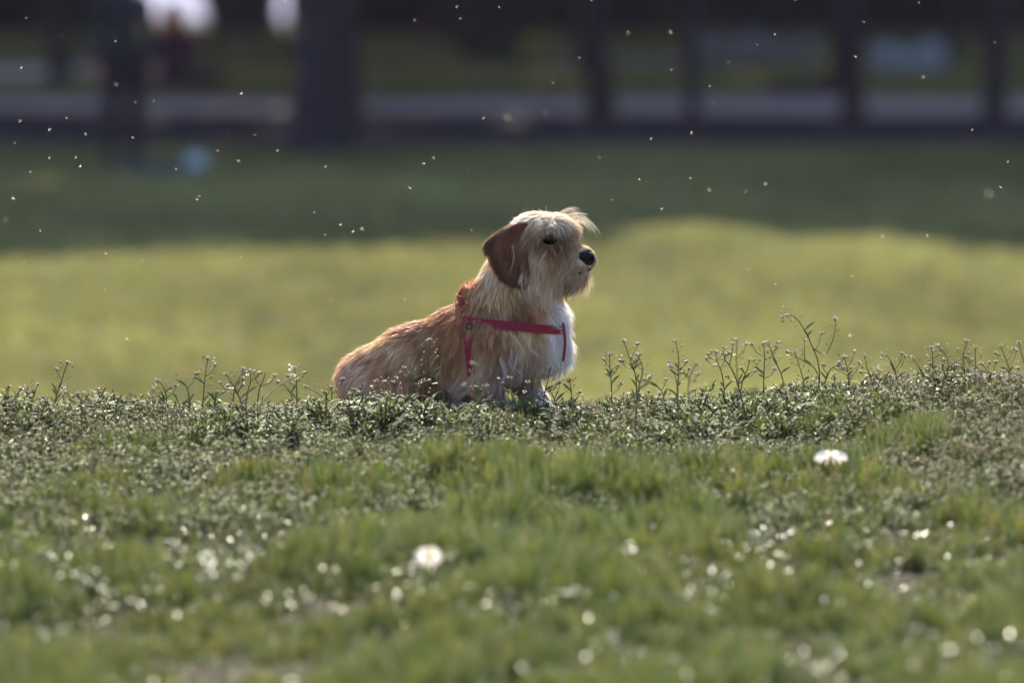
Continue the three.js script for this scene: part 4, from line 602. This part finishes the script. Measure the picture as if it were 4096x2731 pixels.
  // long fine hair hanging down the ear
  for (let k = 0; k < 120; k++) { const u = 0.25 + 0.7 * R(), v = 0.2 + 0.62 * R(), a = EAR[0](u, v, 1), e = EAR[0](clamp(u + 0.04 * (R() - 0.5)), clamp(v + 0.12), 1), g = EAR[0](clamp(u + 0.1 * (R() - 0.6)), clamp(v + 0.2 + 0.06 * R()), 1), c = R() < 0.4 ? hex('#b99a86') : hex('#b0744a'); lockOf([[a[0], a[1], a[2] + 2], [e[0], e[1], e[2] + 7], [g[0], g[1], g[2] + 8]], 3, 5, 0.8, hex('#7a482c'), c); }
  // brow and lash hair hanging over the eye
  for (let k = 0; k < 26; k++) { const x = 2172 + 62 * R(), y = 922 + 6 * R(), z = eyeZ; lockOf([[x, y, z - 4], [x + 3, y + 12, z + 9], [x + 7 + 6 * R(), y + 20 + 8 * R(), z + 10]], 5, 8, 0.8, hex('#6b4a30'), hex('#cdb28a')); }
  // fine flyaway hairs round the crown
  for (let k = 0; k < 46; k++) { const x = 2060 + 250 * R(), y = 852 + 26 * Math.abs((x - 2180) / 110) ** 2, dx = (R() - 0.45) * 30, h = 18 + 30 * R(); lockOf([[x, y + 8, 30 + 40 * R()], [x + dx * 0.4, y - h * 0.6, 40], [x + dx, y - h, 42]], 1, 1, 0.55, cr0, hex('#e8d3a8')); }
  const furMat = new THREE.MeshPhysicalMaterial({ vertexColors: true, roughness: 0.62, transmission: 0.5, thickness: 0, side: THREE.DoubleSide, specularIntensity: 0.6 });
  mesh('fur', B.geo(), furMat, dog, { kind: 'stuff', label: 'shaggy tan, cream and white coat' });

  // harness: webbing that follows the body, worn by the dog and a thing of its own
  const harness = group('dog_harness', 'crimson webbing harness strapped round the chest of the dog', 'harness', DOG);
  const webTex = (() => { const s = 64, d = new Uint8Array(s * s * 4); for (let j = 0; j < s; j++) for (let i = 0; i < s; i++) { const v = 150 + 70 * Math.abs(Math.sin((i + (j >> 3 & 1) * 4) * Math.PI / 8)) * (0.7 + 0.3 * Math.sin(j * Math.PI / 4)); d.set([v, v, v, 255], (j * s + i) * 4); } const t = new THREE.DataTexture(d, s, s); t.wrapS = t.wrapT = THREE.RepeatWrapping; t.magFilter = THREE.LinearFilter; t.repeat.set(200, 60); t.needsUpdate = true; return t; })();
  const webMat = new THREE.MeshPhysicalMaterial({ color: new THREE.Color('#860a2b'), roughness: 0.7, bumpMap: webTex, bumpScale: 0.0005, side: THREE.DoubleSide });
  const edgeR = 2.4;
  function strap(name, line, width, across, parent = harness, label) {   // line: points and outward normals in drawing units
    const pos = [], uv = [], idx = [], n = line.length; let run = 0;
    const prof = [[-1, -1], [-1, 1], [1, 1], [1, -1]];
    for (let k = 0; k < n; k++) {
      const [p, nn, ac] = line[k]; if (k) run += p.distanceTo(line[k - 1][0]) * UNIT;
      for (const [s, h] of prof) { const q = p.clone().addScaledVector(ac ?? across, s * width / 2).addScaledVector(nn, h * edgeR); pos.push(...toDog(q.x, q.y, q.z)); uv.push(run, s * width / 2 * UNIT); }
    }
    for (let k = 0; k < n - 1; k++) for (let e = 0; e < 4; e++) { const a = k * 4 + e, b = k * 4 + (e + 1) % 4, c = a + 4, d = b + 4; idx.push(a, c, b, b, c, d); }
    idx.push(0, 1, 2, 0, 2, 3); const z = (n - 1) * 4; idx.push(z, z + 2, z + 1, z, z + 3, z + 2);
    let g = new THREE.BufferGeometry(); g.setAttribute('position', new THREE.Float32BufferAttribute(pos, 3)); g.setAttribute('uv', new THREE.Float32BufferAttribute(uv, 2)); g.setIndex(idx); g = g.toNonIndexed(); g.computeVertexNormals();
    return mesh(name, g, webMat, parent, label ? { label } : {});
  }
  const ring = (c, e1, e2, a0, a1, steps, off) => { const out = []; for (let k = 0; k <= steps; k++) { const a = lerp(a0, a1, k / steps), d = e1.clone().multiplyScalar(Math.cos(a)).addScaledVector(e2, Math.sin(a)); let r = 40; while (r < 320 && f(c.x + d.x * r, c.y + d.y * r, c.z + d.z * r) < (typeof off === 'function' ? off(d) : off)) r += 1; out.push([c.clone().addScaledVector(d, r), d]); } return out; };
  const soften = (l) => { for (let it = 0; it < 6; it++) for (let k = 1; k < l.length - 1; k++) l[k][0].lerp(l[k - 1][0].clone().add(l[k + 1][0]).multiplyScalar(0.5), 0.5); return l; };
  strap('chest_strap', soften(ring(V(2010, 1289, 8), V(1, 0.105, 0), V(0, 0, 1), 2.5, -2.5, 84, (d) => 15 - 9 * smooth(-0.08, -0.5, d.x))), 34, V(-0.105, 1, 0).normalize());
  strap('girth_strap', soften(ring(V(1868, 1330, 2), V(0.11, 1, 0).normalize(), V(0, 0, 1), 0, Math.PI * 2, 80, (d) => 1 + 13 * smooth(-0.3, 0.05, d.y))), 28, V(1, -0.11, 0).normalize());
  { const l = []; for (let k = 0; k <= 20; k++) { const t = k / 20, y = lerp(1282, 1436, t), x = 2252 + 8 * Math.sin(t * 3.1); l.push([V(x, y, (nearZ(2225, y, 8) ?? 90) + 14), V(0.6, 0, 0.8)]); } strap('breast_strap', soften(l), 10, V(0.8, 0, -0.6)); }
  { const l = []; for (let k = 0; k <= 12; k++) { const t = k / 12, a = t * Math.PI; l.push([V(lerp(1858, 1835, t) - 3 * Math.sin(a), lerp(1152, 1202, t), 20 + 10 * Math.sin(a)), V(0.15, 0.1, 1).normalize()]); } strap('back_loop', l, 25, V(0.9, 0.42, -0.1).normalize(), harness, 'magenta webbing loop standing up behind the neck'); }
  const metal = std('#b9bcc4', 0.25, { metalness: 1 });
  const rg = mesh('leash_ring', new THREE.TorusGeometry(15 * UNIT, 2.6 * UNIT, 10, 28), metal, harness, { label: 'small steel ring behind the neck' }); rg.position.set(...toDog(1835, 1204, 24)); rg.rotation.set(0.3, 0.5, 0.2);
  { const z = nearZ(1880, 1292, 20) ?? 130; const bk = mesh('slide_buckle', new THREE.TorusGeometry(15 * UNIT, 3.4 * UNIT, 8, 4), std('#17171b', 0.4), harness, { label: 'black slide buckle where the straps meet' }); bk.position.set(...toDog(1878, 1294, z + 4)); bk.rotation.z = 0.65; }
}

// ---------------------------------------------------------------- single weeds standing up along the crest
{
  // each: depth, stem drawn from its foot to its tip in photograph pixels, then how it looks; b = side branch count, p = pods, l = leaves
  const W = [
    [11.6, [[112, 1660], [116, 1580], [104, 1547]], { l: 4, b: 1 }], [11.5, [[202, 1645], [220, 1600], [253, 1499], [268, 1447]], { p: 12, l: 3, b: 1, tall: 1 }], [11.6, [[286, 1640], [272, 1585], [249, 1545]], { p: 5 }], [10.9, [[325, 1670], [322, 1610], [310, 1573]], { l: 2 }], [11.4, [[386, 1665], [384, 1640], [381, 1618]], { l: 2 }], [11.45, [[430, 1668], [428, 1635], [426, 1612]], { l: 6, leafy: 1 }], [11.5, [[462, 1668], [460, 1640], [458, 1618]], {}], [11.5, [[520, 1668], [530, 1640], [536, 1609]], { b: 1 }], [12.5, [[600, 1640], [606, 1590], [616, 1552]], { p: 4 }], [11.5, [[672, 1640], [664, 1585], [652, 1545], [631, 1520]], { p: 5, l: 1 }],
    [11.5, [[758, 1630], [748, 1556], [728, 1532], [704, 1520]], { bare: 1, l: 2 }], [11.5, [[806, 1620], [812, 1580], [823, 1472], [830, 1432]], { p: 12, l: 2, b: 1, tall: 1 }], [11.45, [[850, 1630], [862, 1590], [870, 1565]], { l: 5, leafy: 1 }], [11.0, [[990, 1670], [960, 1600], [936, 1547], [900, 1493]], { l: 5, b: 2, thick: 1 }], [11.55, [[925, 1630], [935, 1570], [951, 1520], [979, 1486]], { p: 9, b: 1 }], [11.5, [[970, 1630], [990, 1565], [1001, 1526], [1003, 1481]], { p: 4, l: 3 }], [11.5, [[1017, 1630], [1037, 1556], [1052, 1520], [1061, 1490]], { p: 6, l: 3, b: 1, bare: 1 }], [11.6, [[1195, 1610], [1160, 1570], [1135, 1540], [1110, 1526]], { p: 3 }], [11.45, [[1183, 1630], [1186, 1556], [1182, 1510], [1177, 1472]], { b: 1, l: 2 }], [11.4, [[1330, 1660], [1300, 1610], [1275, 1576], [1221, 1547]], { p: 6, l: 2 }],
    [11.45, [[1328, 1650], [1327, 1580], [1326, 1537]], { bare: 1, p: 3 }], [11.35, [[1506, 1660], [1525, 1584], [1502, 1525]], { p: 4, l: 3 }], [11.35, [[1580, 1650], [1572, 1584], [1538, 1527]], { p: 4, l: 2 }], [11.35, [[1592, 1650], [1589, 1600], [1572, 1527]], { p: 8, l: 2 }], [11.35, [[1623, 1640], [1640, 1545], [1653, 1503], [1615, 1471]], { p: 5, l: 1 }], [11.3, [[1695, 1650], [1692, 1590], [1695, 1520]], { p: 6, l: 2 }], [11.2, [[1785, 1670], [1763, 1546], [1712, 1473], [1716, 1410], [1720, 1358]], { p: 14, l: 5, b: 1, tall: 1, thick: 1 }], [10.3, [[1912, 1690], [1905, 1560], [1891, 1452]], { l: 3, b: 1 }], [11.3, [[1908, 1650], [1908, 1590], [1906, 1544]], { p: 3 }], [11.1, [[2050, 1660], [2048, 1590], [2040, 1510]], { l: 2, b: 1 }], [11.1, [[2128, 1660], [2124, 1590], [2112, 1529]], { l: 2 }], [11.4, [[2172, 1650], [2178, 1571], [2193, 1520], [2201, 1471]], { p: 3, l: 3 }], [11.4, [[2250, 1665], [2222, 1605], [2197, 1559]], { p: 6, b: 1, dark: 1 }], [11.55, [[2290, 1640], [2286, 1570], [2278, 1520]], { p: 6 }],
    [11.5, [[2443, 1630], [2446, 1540], [2440, 1470], [2439, 1415]], { p: 13, l: 4, b: 2, dark: 1 }], [11.5, [[2548, 1620], [2542, 1499], [2518, 1430], [2496, 1362]], { p: 3, l: 7, b: 2, tall: 1, dark: 1 }], [10.85, [[2538, 1680], [2552, 1570], [2571, 1471], [2548, 1415]], { l: 6, b: 2, thick: 1 }], [11.5, [[2690, 1600], [2640, 1555], [2605, 1535], [2572, 1518]], { p: 3, l: 3 }], [11.5, [[2708, 1610], [2714, 1500], [2716, 1430], [2702, 1362]], { p: 6, l: 6, b: 2, tall: 1 }], [10.9, [[2715, 1640], [2705, 1520], [2680, 1459]], { l: 2 }], [12.3, [[2750, 1600], [2760, 1510], [2789, 1451]], {}], [11.5, [[2905, 1600], [2890, 1500], [2868, 1440], [2865, 1406]], { p: 5, l: 3, b: 3 }], [11.1, [[2995, 1640], [2960, 1560], [2925, 1470], [2898, 1430], [2916, 1408]], { l: 3, b: 1, thick: 1 }], [12.2, [[2966, 1590], [2950, 1500], [2946, 1430], [2950, 1356]], { p: 5, tall: 1 }], [11.3, [[2950, 1610], [2972, 1520], [2990, 1480], [3000, 1440]], { l: 3 }], [11.5, [[3053, 1610], [3057, 1500], [3060, 1420], [3055, 1370]], { p: 4, b: 3, l: 2, dark: 1 }], [11.5, [[3145, 1600], [3128, 1500], [3096, 1438], [3085, 1400], [3071, 1368]], { p: 6, l: 3 }],
    [11.5, [[3290, 1560], [3265, 1480], [3210, 1440], [3152, 1406]], { p: 5 }], [11.45, [[3222, 1630], [3218, 1540], [3209, 1499], [3180, 1404]], { p: 7, l: 2, dark: 1 }], [11.5, [[3279, 1620], [3275, 1453], [3251, 1389], [3222, 1325], [3186, 1272], [3156, 1255], [3130, 1262]], { p: 15, l: 4, tall: 1, extra: [[3275, 1453], [3300, 1415], [3327, 1369], [3341, 1313], [3339, 1272]], arch: 1 }], [11.4, [[3310, 1620], [3300, 1540], [3320, 1480], [3360, 1450], [3380, 1425]], { l: 5, b: 2, dark: 1 }], [11.5, [[3398, 1620], [3396, 1520], [3388, 1465], [3379, 1425]], { p: 3, b: 3, l: 1 }], [11.5, [[3500, 1600], [3488, 1520], [3472, 1478], [3462, 1421]], { p: 3, b: 1, l: 1 }], [12.4, [[3530, 1590], [3525, 1530], [3508, 1470]], { fluffy: 1 }], [11.5, [[3600, 1610], [3592, 1530], [3580, 1482], [3556, 1429], [3532, 1415]], { p: 4, b: 2, l: 2 }], [11.5, [[3740, 1620], [3715, 1530], [3685, 1478], [3653, 1431]], { p: 3, l: 3 }], [11.5, [[3733, 1610], [3735, 1500], [3733, 1440], [3729, 1388]], { p: 3, l: 5, b: 2, dark: 1 }], [11.2, [[3802, 1640], [3800, 1540], [3798, 1494], [3786, 1421], [3749, 1380]], { p: 10, tall: 1 }], [11.5, [[3866, 1600], [3862, 1500], [3854, 1420], [3870, 1364]], { p: 9, b: 1 }], [11.5, [[3910, 1600], [3908, 1500], [3902, 1440], [3902, 1385]], { p: 8, b: 1 }], [11.45, [[4000, 1610], [3985, 1540], [3955, 1490], [3930, 1455]], { b: 2, l: 2 }], [11.5, [[4055, 1600], [4047, 1502], [4023, 1429], [4007, 1385]], { p: 6, l: 4, b: 2 }], [11.5, [[4125, 1600], [4115, 1500], [4090, 1420], [4077, 1371]], { l: 2, b: 1 }],
  ];
  const ORD = ['first', 'second', 'third', 'fourth', 'fifth', 'sixth', 'seventh', 'eighth', 'ninth', 'tenth', 'eleventh', 'twelfth', 'thirteenth', 'fourteenth', 'fifteenth', 'sixteenth', 'seventeenth', 'eighteenth', 'nineteenth', 'twentieth', 'twenty-first', 'twenty-second', 'twenty-third', 'twenty-fourth', 'twenty-fifth', 'twenty-sixth', 'twenty-seventh', 'twenty-eighth', 'twenty-ninth', 'thirtieth', 'thirty-first'];
  W.sort((a, b) => a[1].at(-1)[0] - b[1].at(-1)[0]);
  const zone = (x) => x < 1325 ? 0 : x < 2300 ? 1 : 2, count = [0, 0, 0];
  const stemMat = new THREE.MeshPhysicalMaterial({ vertexColors: true, roughness: 0.55, side: THREE.DoubleSide }), thin = leafMat(0.35, 0.5), petal = leafMat(0.3, 0.7);
  const cStem = hex('#47482f'), cStemD = hex('#352f27'), cGreen = hex('#5c6a38'), cPod = hex('#a08048'), cPodG = hex('#7c7a4a'), white = hex('#d2c7bb'), pink = hex('#a78c80'), bud = hex('#544b36');
  W.forEach(([D, line, o], n) => {
    const r = rng(900 + n), u = RAD * D, foot = at(...line[0], D), gy = landY(foot.x, D); foot.y = gy - 0.004;
    const P = (px, py, dz = 0) => { const q = at(px, py, D); q.z += dz; return q.sub(foot); };
    let drift = 0; const pts = line.map(([x, y], k) => { if (k) drift += (r() - 0.5) * 0.012; return k ? P(x, y, drift) : V(0, 0, 0); });
    const cur = new THREE.CatmullRomCurve3(pts), L = cur.getPoints(14), len = cur.getLength(), z = zone(line.at(-1)[0]), k = count[z]++;
    const look = [o.arch ? 'tallest, forked and arching' : o.tall ? 'tall' : o.bare ? 'bare-tipped' : o.leafy ? 'leafy short' : 'small', o.dark ? 'dark-stemmed' : o.p > 7 ? 'many-podded' : o.bare ? '' : 'white-tipped'].filter(Boolean).join(' ');
    const label = `${look} weed, ${ORD[k]} from left ${['left of the dog', 'in front of the dog', 'right of the dog'][z]}`;
    const g = group('flowering_weed', label, 'weed', foot, 'flowering weeds standing up along the crest');
    const S = new Bag(), Q = new Bag(), R0 = (o.thick ? 3.9 : 2.9) * u, c = o.dark ? cStemD : cStem;
    S.tube(L, L.map((_, i) => R0 * (1 - 0.45 * i / 14)), 6, c, mixc(c, cGreen, 0.35));
    const headAt = (p, R) => { const F = new Bag(); const m = 12 + Math.floor(r() * 8); for (let q = 0; q < m; q++) { const a = r() * 6.283, v = r() * 2 - 1, e = Math.sqrt(1 - v * v) * R, s = r(); F.blob(p.x + Math.cos(a) * e, p.y + v * R * 0.6, p.z + Math.sin(a) * e, (1.9 + 1.9 * r()) * u, s < (o.fluffy ? 0.9 : 0.3) ? white : s < 0.62 ? pink : bud, 0.8 + 0.4 * r(), 0.8 + 0.5 * r(), 0.8 + 0.4 * r()); } for (let q = 0; q < 6; q++) { const a = r() * 6.283; F.ribbon([V(p.x, p.y - R * 1.3, p.z), V(p.x + Math.cos(a) * R * 0.8, p.y - R * 0.2, p.z + Math.sin(a) * R * 0.8)], [1.6 * u, 1.2 * u], V(-Math.sin(a), 0, Math.cos(a)), cGreen); } mesh('flower_head', F.geo(), petal, g); };
    const podAt = (p, dir, l) => { const e = p.clone().addScaledVector(dir, l), R = (3.2 + 2.6 * r()) * u, s = dir.clone().cross(V(0, 0, 1)).normalize(), cc = r() < 0.55 ? cPod : cPodG; Q.ribbon([p, p.clone().lerp(e, 0.5).add(V(0, -l * 0.08, 0)), e], [1.4 * u, 1.1 * u, 1.0 * u], s, cGreen); const a = e.clone().addScaledVector(dir, R * 2.2), sd = s.clone().applyAxisAngle(dir, r() * 3); Q.ribbon([e, e.clone().addScaledVector(dir, R * 1.4), a], [0.8 * u, R * 1.5, R * 2.0], sd, cc); Q.blob(e.x + dir.x * R * 1.5, e.y + dir.y * R * 1.5, e.z + dir.z * R * 1.5, R * 0.72, cc); };
    if (!o.bare) headAt(L[14], (o.fluffy ? 13 : 9.5) * u); else S.blob(L[14].x, L[14].y, L[14].z, 3.4 * u, bud, 0.8, 1.8, 0.8);
    for (let q = 0; q < (o.p ?? 2) + 3; q++) { const t = 0.4 + 0.55 * (q + r() * 0.6) / ((o.p ?? 2) + 3), p = cur.getPoint(Math.min(t, 0.97)), T = cur.getTangent(Math.min(t, 0.97)), a = (q % 2 ? 1 : -1) * (0.7 + 0.5 * r()), d = T.clone().applyAxisAngle(V(0, 0, 1), a); d.z += (r() - 0.5) * 0.9; podAt(p, d.normalize(), (14 + 16 * r()) * u); }
    for (let q = 0; q < (o.b ?? 0) + 1; q++) {
      const t = 0.25 + 0.45 * r(), p = cur.getPoint(t), T = cur.getTangent(t), s = q % 2 ? 1 : -1, l = Math.min(len * 0.4, (38 + 40 * r()) * u), d = T.clone().applyAxisAngle(V(0, 0, 1), s * (0.75 + 0.4 * r())); d.z += (r() - 0.5) * 0.8;
      const e1 = p.clone().addScaledVector(d.normalize(), l * 0.6), e2 = e1.clone().addScaledVector(d, l * 0.25).add(V(0, l * 0.3, 0)), bc = new THREE.CatmullRomCurve3([p, e1, e2]).getPoints(6);
      S.tube(bc, bc.map((_, i) => R0 * (0.6 - 0.03 * i)), 5, c, mixc(c, cGreen, 0.4)); headAt(e2, (6 + 3 * r()) * u); podAt(e1, d.clone().applyAxisAngle(V(0, 0, 1), -s).normalize(), 10 * u);
    }
    if (o.extra) { const ex = o.extra.map(([x, y], i) => P(x, y, drift * 0.3 + i * 0.004)); ex[0] = cur.getPoint(0.33); const ec = new THREE.CatmullRomCurve3(ex).getPoints(12); S.tube(ec, ec.map((_, i) => R0 * (0.8 - 0.03 * i)), 6, c, cGreen); headAt(ec[12], 10 * u); for (let q = 0; q < 6; q++) podAt(ec[5 + q], V(q % 2 ? 0.8 : -0.8, 0.7, r() - 0.5).normalize(), (12 + 10 * r()) * u); }
    mesh('stem', S.geo(), stemMat, g);
    if (Q.n) mesh('seed_pods', Q.geo(), thin, g, { kind: 'stuff' });
    for (let q = 0; q < (o.l ?? 1) + 1; q++) {
      const t = 0.02 + 0.5 * r(), p = cur.getPoint(t), a = (q % 2 ? 1 : -1) * (0.25 + 0.6 * r()), l = (26 + 34 * r()) * u, d = V(Math.sin(a), Math.cos(a), (r() - 0.5) * 0.9).normalize(), b = new Bag(), sd = d.clone().cross(V(0.4 * (r() - 0.5), 0.2, 1)).normalize(), bend = V(Math.sin(a) * l * 0.25, -l * 0.12, 0);
      b.ribbon([p, p.clone().addScaledVector(d, l * 0.35), p.clone().addScaledVector(d, l * 0.7).addScaledVector(bend, 0.4), p.clone().addScaledVector(d, l).add(bend)], [3.2 * u, 9 * u, 7.5 * u, 0], sd, cGreen, hex('#4c5a36')); mesh('leaf', b.geo(), thin, g);
    }
  });
  // a pale dead straw leaning among the weeds, and two white flowers out of focus in the grass
  {
    const D = 11.0, a = at(1022, 1640, D), b = at(1174, 1508, D), g = group('dead_straw', 'pale dead straw leaning to the right, left of the dog', 'straw', a), B = new Bag(), e = b.sub(a), l = [0, 0.25, 0.5, 0.75, 1].map((t) => e.clone().multiplyScalar(t).add(V(0, 0.01 * Math.sin(t * 3), 0)));
    B.tube(l, [2.2, 2, 1.8, 1.5, 1.1].map((q) => q * 0.001), 7, hex('#b9a67c'), hex('#cbb98e')); mesh('stalk', B.geo(), stemMat, g);
    const H = new Bag(), r = rng(5); for (let q = 0; q < 26; q++) { const k = r() * 0.03; H.blob(e.x + (r() - 0.5) * 0.01 - k * 0.2, e.y + k - 0.006, e.z + (r() - 0.5) * 0.01, 0.0022, hex('#cfc09a')); } mesh('seed_head', H.geo(), thin, g);
  }
  const flower = (px, py, R, label, tilt, brown) => {
    const hitD = (() => { for (let D = 6; D < 12; D += 0.02) { const p = at(px, py, D); if (p.y <= landY(p.x, D) + (brown ? 0.085 : 0.05)) return D; } return 9; })();
    const h = at(px, py, hitD), foot = V(h.x, landY(h.x, hitD) - 0.003, h.z), g = group('white_flower', label, 'flower', foot), top = h.sub(foot), S = new Bag(), C0 = new Bag(), r = rng(px);
    S.tube([V(0, 0, 0), top.clone().multiplyScalar(0.5).add(V(0.004, 0, 0)), top], [0.0016, 0.0014, 0.0013], 6, brown ? hex('#6b4a2a') : cGreen); mesh('stem', S.geo(), stemMat, g);
    const n = brown ? 14 : 18;
    for (let k = 0; k < n; k++) {
      const a = k / n * 6.283, d = V(Math.cos(a), tilt * Math.sin(a) + (brown ? -0.15 : 0.25) + 0.1 * (r() - 0.5), Math.sin(a) * 0.7).normalize(), sd = d.clone().cross(V(0, 0.6, 1)).normalize(), B = new Bag();
      B.ribbon([top, top.clone().addScaledVector(d, R * 0.4), top.clone().addScaledVector(d, R * 0.85).add(V(0, brown ? -R * 0.12 : 0, 0)), top.clone().addScaledVector(d, R).add(V(0, brown ? -R * 0.2 : 0, 0))], [R * 0.08, R * 0.3, R * 0.32, R * 0.12], sd, hex('#f0ebe4')); mesh('petal', B.geo(), petal, g);
    }
    for (let k = 0; k < 24; k++) { const a = k * 2.4, q = Math.sqrt(k / 24) * R * 0.28; C0.blob(top.x + Math.cos(a) * q, top.y + tilt * Math.sin(a) * q + R * 0.06, top.z + Math.sin(a) * q * 0.7 + 0.001, R * 0.06, hex('#c9a437')); } mesh('flower_centre', C0.geo(), stemMat, g);
    if (brown) for (let k = 0; k < 3; k++) { const B = new Bag(), d = V((k - 1) * 0.7, 0.35, 0.6).normalize(); B.ribbon([V(0, 0.006, 0), d.clone().multiplyScalar(0.02), d.clone().multiplyScalar(0.042)], [0.004, 0.014, 0], d.clone().cross(V(0, 1, 0.3)).normalize(), hex('#8a5a2c'), hex('#6b4020')); mesh('withered_leaf', B.geo(), thin, g); }
  };
  flower(1715, 2232, 0.021, 'bright white flower out of focus in the lower middle foreground', 0.9, false);
  flower(3325, 1812, 0.03, 'drooping white flower over brown withered leaves, lower right of the dog', 0.3, true);
}

// ---------------------------------------------------------------- midges in the air, lit from behind
{
  const r = rng(404), spots = [];
  const add = (ox, oy, s, l) => l.forEach(([x, y, b = 0]) => spots.push([ox + x / s, oy + y / s, b]));
  add(0, 0, 1.68, [[173, 125], [770, 282], [137, 462], [1915, 12], [1033, 683], [1615, 635], [446, 798], [128, 822], [329, 876], [577, 907, 6], [893, 929], [100, 967, 8], [1710, 911, 8], [1460, 1017, 7], [1858, 1017, 6], [329, 1069], [503, 1066], [533, 1123], [1180, 1140, 5], [1605, 1087, 12], [198, 1161], [2185, 1127, 4], [91, 1341], [1334, 1323], [1326, 1346], [2109, 1431, 4], [2283, 1516], [270, 1557], [27, 1480, 20], [777, 573, 16], [912, 688, 14], [407, 242, 18]]);
  add(1200, 0, 1.568, [[981, 50], [1250, 50], [1005, 119], [720, 130, 8], [1830, 8], [1753, 366, 3], [1588, 523], [1150, 747, 4], [1306, 746, 32], [1538, 713, 26], [2327, 442, 6], [779, 1030, 5], [838, 995, 12], [1048, 1073], [690, 1183], [2203, 877, 8], [1877, 992, 20], [2133, 1131, 3], [1960, 1255, 5], [2268, 1314], [249, 1415], [388, 1443, 10], [1078, 1450, 8], [2055, 210, 20], [2327, 210, 14]]);
  add(2600, 0, 1.572, [[1347, 142, 3], [787, 221, 4], [678, 285, 4], [1297, 362], [1697, 20], [918, 3], [378, 547, 4], [395, 654, 4], [260, 844, 5], [2174, 270], [1722, 488, 10], [1133, 630, 12], [2026, 822, 5], [2256, 1023, 3], [2210, 1182, 5], [729, 1162, 12], [600, 1210, 14], [370, 1200, 14], [260, 1125, 8], [73, 1318], [497, 395, 10], [1610, 865, 48], [2135, 1230, 44]]);
  add(0, 0, 0.5742, [[244, 584], [324, 602, 8], [552, 593], [55, 603], [240, 667, 6], [292, 780, 10], [929, 690, 9], [759, 690, 12], [745, 540, 5], [832, 528, 8], [809, 534], [1717, 621, 6], [1782, 655, 7], [1956, 637, 3], [2131, 543, 5], [2028, 546, 10], [1952, 772, 12], [1758, 424, 16], [30, 458]]);
  const bodyG = (() => { const b = new Bag(); b.tube([0, 1, 2, 3, 4].map((k) => V((k - 2) * 0.0009, 0.0003 * Math.sin(k), 0)), [0.0002, 0.0007, 0.0008, 0.0006, 0.0002], 6, hex('#8a7a58')); b.blob(0.0022, 0.0001, 0, 0.0006, hex('#5a4c38')); return b.geo(); })();
  const wingG = [1, -1].map((s) => { const b = new Bag(), e = V(-0.0016, 0.0034, s * 0.0024), sd = V(1, 0.35, 0).normalize(); b.ribbon([V(0.0004, 0.0004, 0), e.clone().multiplyScalar(0.55), e.clone().multiplyScalar(0.9), e.clone().multiplyScalar(1.08)], [0.0004, 0.0019, 0.0017, 0], sd, hex('#efe0bd')); return b.geo(); });
  const wingM = leafMat(0.6, 0.5, { specularIntensity: 1 }), bodyM = leafMat(0.35, 0.5);
  spots.forEach(([px, py, blur], k) => {
    const c = 161 * 0.875, D = blur < 2 ? 11.42 + (r() - 0.5) * (r() < 0.4 ? 1.2 : 0.25) : r() < 0.5 ? 11.42 / (1 + blur / c) : 11.42 / (1 - blur / c);
    const t = group('midge', 'tiny sunlit midge hovering in the air above the lawn', 'insect', at(px, py, D), 'midges drifting in the backlight');
    const s = 0.8 + 0.7 * r() * r() + 0.2 * r(); t.scale.setScalar(s); t.rotation.set((r() - 0.5) * 1.2, r() * 6.283, (r() - 0.5) * 0.9);
    mesh('abdomen', bodyG, bodyM, t); mesh('wing', wingG[0], wingM, t); mesh('wing', wingG[1], wingM, t);
  });
}

scene.fog = new THREE.FogExp2(new THREE.Color(0.86, 0.78, 1.0), 0.0002);   // thin haze, tinted purple and added to lift the dark tones
renderer.render(scene, camera);
